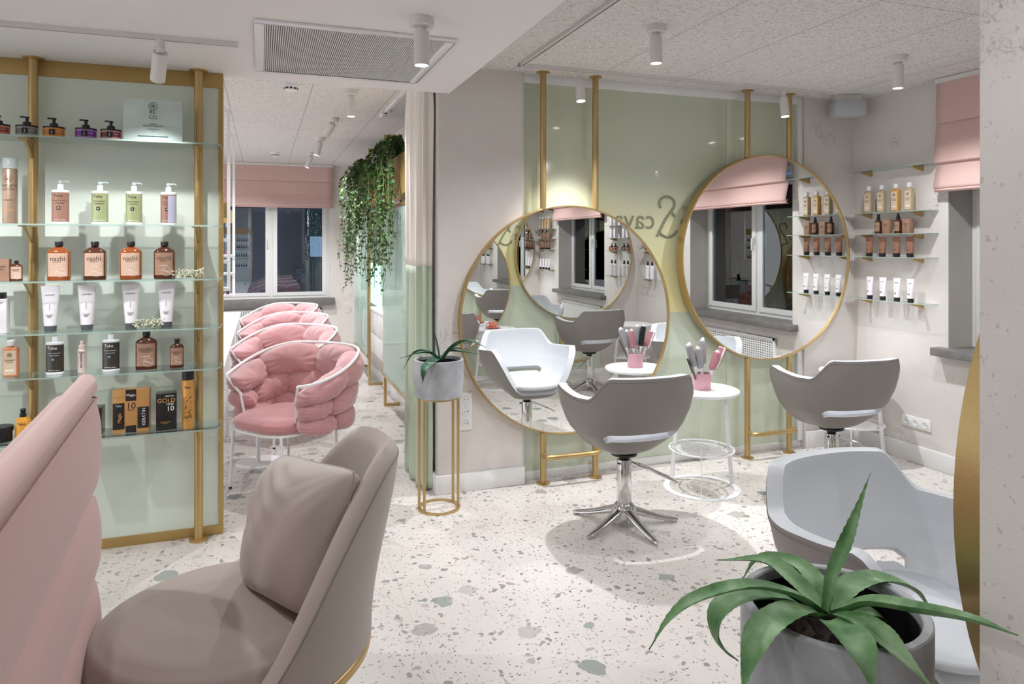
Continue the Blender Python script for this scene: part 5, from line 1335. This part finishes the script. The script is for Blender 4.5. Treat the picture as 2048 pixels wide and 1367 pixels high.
def cushion(loc, rot, w_, h_, T, label):
    t = thing('scatter_cushion', label, 'cushion', loc); t.rotation_euler = rot
    m = MB(); N = 44
    def fn(i, j, sg):
        u, v = i*2-1, j*2-1
        uu = u*(1-.08*(1-v*v)) ; vv = v*(1-.08*(1-u*u))
        # rounded corners
        k = 1-.10*(u*u*v*v)**1.5
        e = max(0, (1-abs(u)**2.6)*(1-abs(v)**2.6))**.50
        rad = math.hypot(u-1, v-1)
        wr = .016*sin(math.atan2(1.18-v, 1.18-u)*30+.6*sin(rad*5))*smoothstep(1.7, .2, rad)*e
        rad2 = math.hypot(u+1, v-1); wr += .004*sin(math.atan2(1.2-v, 1.2+u)*30)*smoothstep(1.1, .2, rad2)*e
        wr += .003*sin(u*9+v*4)*e
        return (sg*(T*e+wr), uu*k*w_/2, vv*k*h_/2)
    m.grid(lambda i, j: fn(i, j, 1), N, N); m.grid(lambda i, j: fn(i, j, -1), N, N)
    m.build('cover', M['taupe2'], t, smooth=80)
    pts = []
    for k in range(40):
        pts.append(fn(k/40, 0, 1))
    for k in range(40): pts.append(fn(1, k/40, 1))
    for k in range(40): pts.append(fn(1-k/40, 1, 1))
    for k in range(40): pts.append(fn(0, 1-k/40, 1))
    MB().tube(pts, .0025, 6, True).build('piping', M['taupe'], t)
cushion((.115, 2.40, .655), (R(-6), R(20), R(24)), .52, .47, .135, 'plump taupe velvet cushion leaning on the round lounge chair back')

# ------------------------------------------------------------------ pink lounge back
def lounge():
    far = Vector((-.60, 2.75, 0)); d = Vector((.068, -1, 0)).normalized(); nrm = Vector((1, .068, 0)).normalized()
    t = thing('pink_lounge', 'blush pink channelled high back of a lounge at the left frame edge', 'sofa', far)
    t.rotation_euler = (0, 0, math.atan2(d.y, d.x))    # local +X runs towards the camera, local +Y is world +X side
    L_, Z1 = 1.45, 1.135
    bands = [(.02, .20), (.20, .485), (.485, .765), (.765, 1.10)]
    # profile (out, z) for the visible outer face
    pr = []
    for z0, z1 in bands:
        for k in range(13):
            f = k/12; pr.append((.050+.030*math.sqrt(max(0, 1-(2*f-1)**4))+.010*sin(f*pi), z0+(z1-z0)*f))
    n0 = len(pr)
    for k in range(15): a = -R(40)+R(250)*k/14; pr.append((.042+.036*cos(a), 1.125+.036*sin(a)))
    back = [(-.05, 1.09), (-.05, .02)]
    pr += back; n = len(pr)
    m = MB(); NX = 26
    for i in range(NX):
        f = i/(NX-1); x = L_*f
        for (o, z) in pr:
            e = 1-(1-smoothstep(0, .10, x))**2*.9*(1 if o > 0 else .3)   # rounded far end
            zz = z
            m.v.append((x+.03*(1-e)*0+.055*(abs(o)/.08)*(1-smoothstep(0, .12, x))*0, (.0+o*e), zz-.03*(1-smoothstep(0, .06, x))*(z > 1.0)))
    for i in range(NX-1):
        for k in range(n): l = (k+1) % n; m.f.append((i*n+k, i*n+l, (i+1)*n+l, (i+1)*n+k)); m.m.append(0)
    m.f += [tuple(range(n))[::-1], tuple((NX-1)*n+k for k in range(n))]; m.m += [0, 0]
    m.build('backrest', M['blush'], t, smooth=38)
    s = MB(); s.tube([(.02+k*.05, .078 if k > 1 else .05, 1.088) for k in range(29)], .004, 8); s.build('piping', M['blush'], t)
    bx('seat', .05, L_-.05, -.75, -.055, .16, .44, M['blush'], t, bevel=.05, bseg=4)
    for x in (.12, L_-.12):
        for y in (-.68, -.02): MB().tube([(x, y, .17 if y < -.1 else .03), (x, y, 0)], .014, 10).build('leg', M['gold'], t)
lounge()
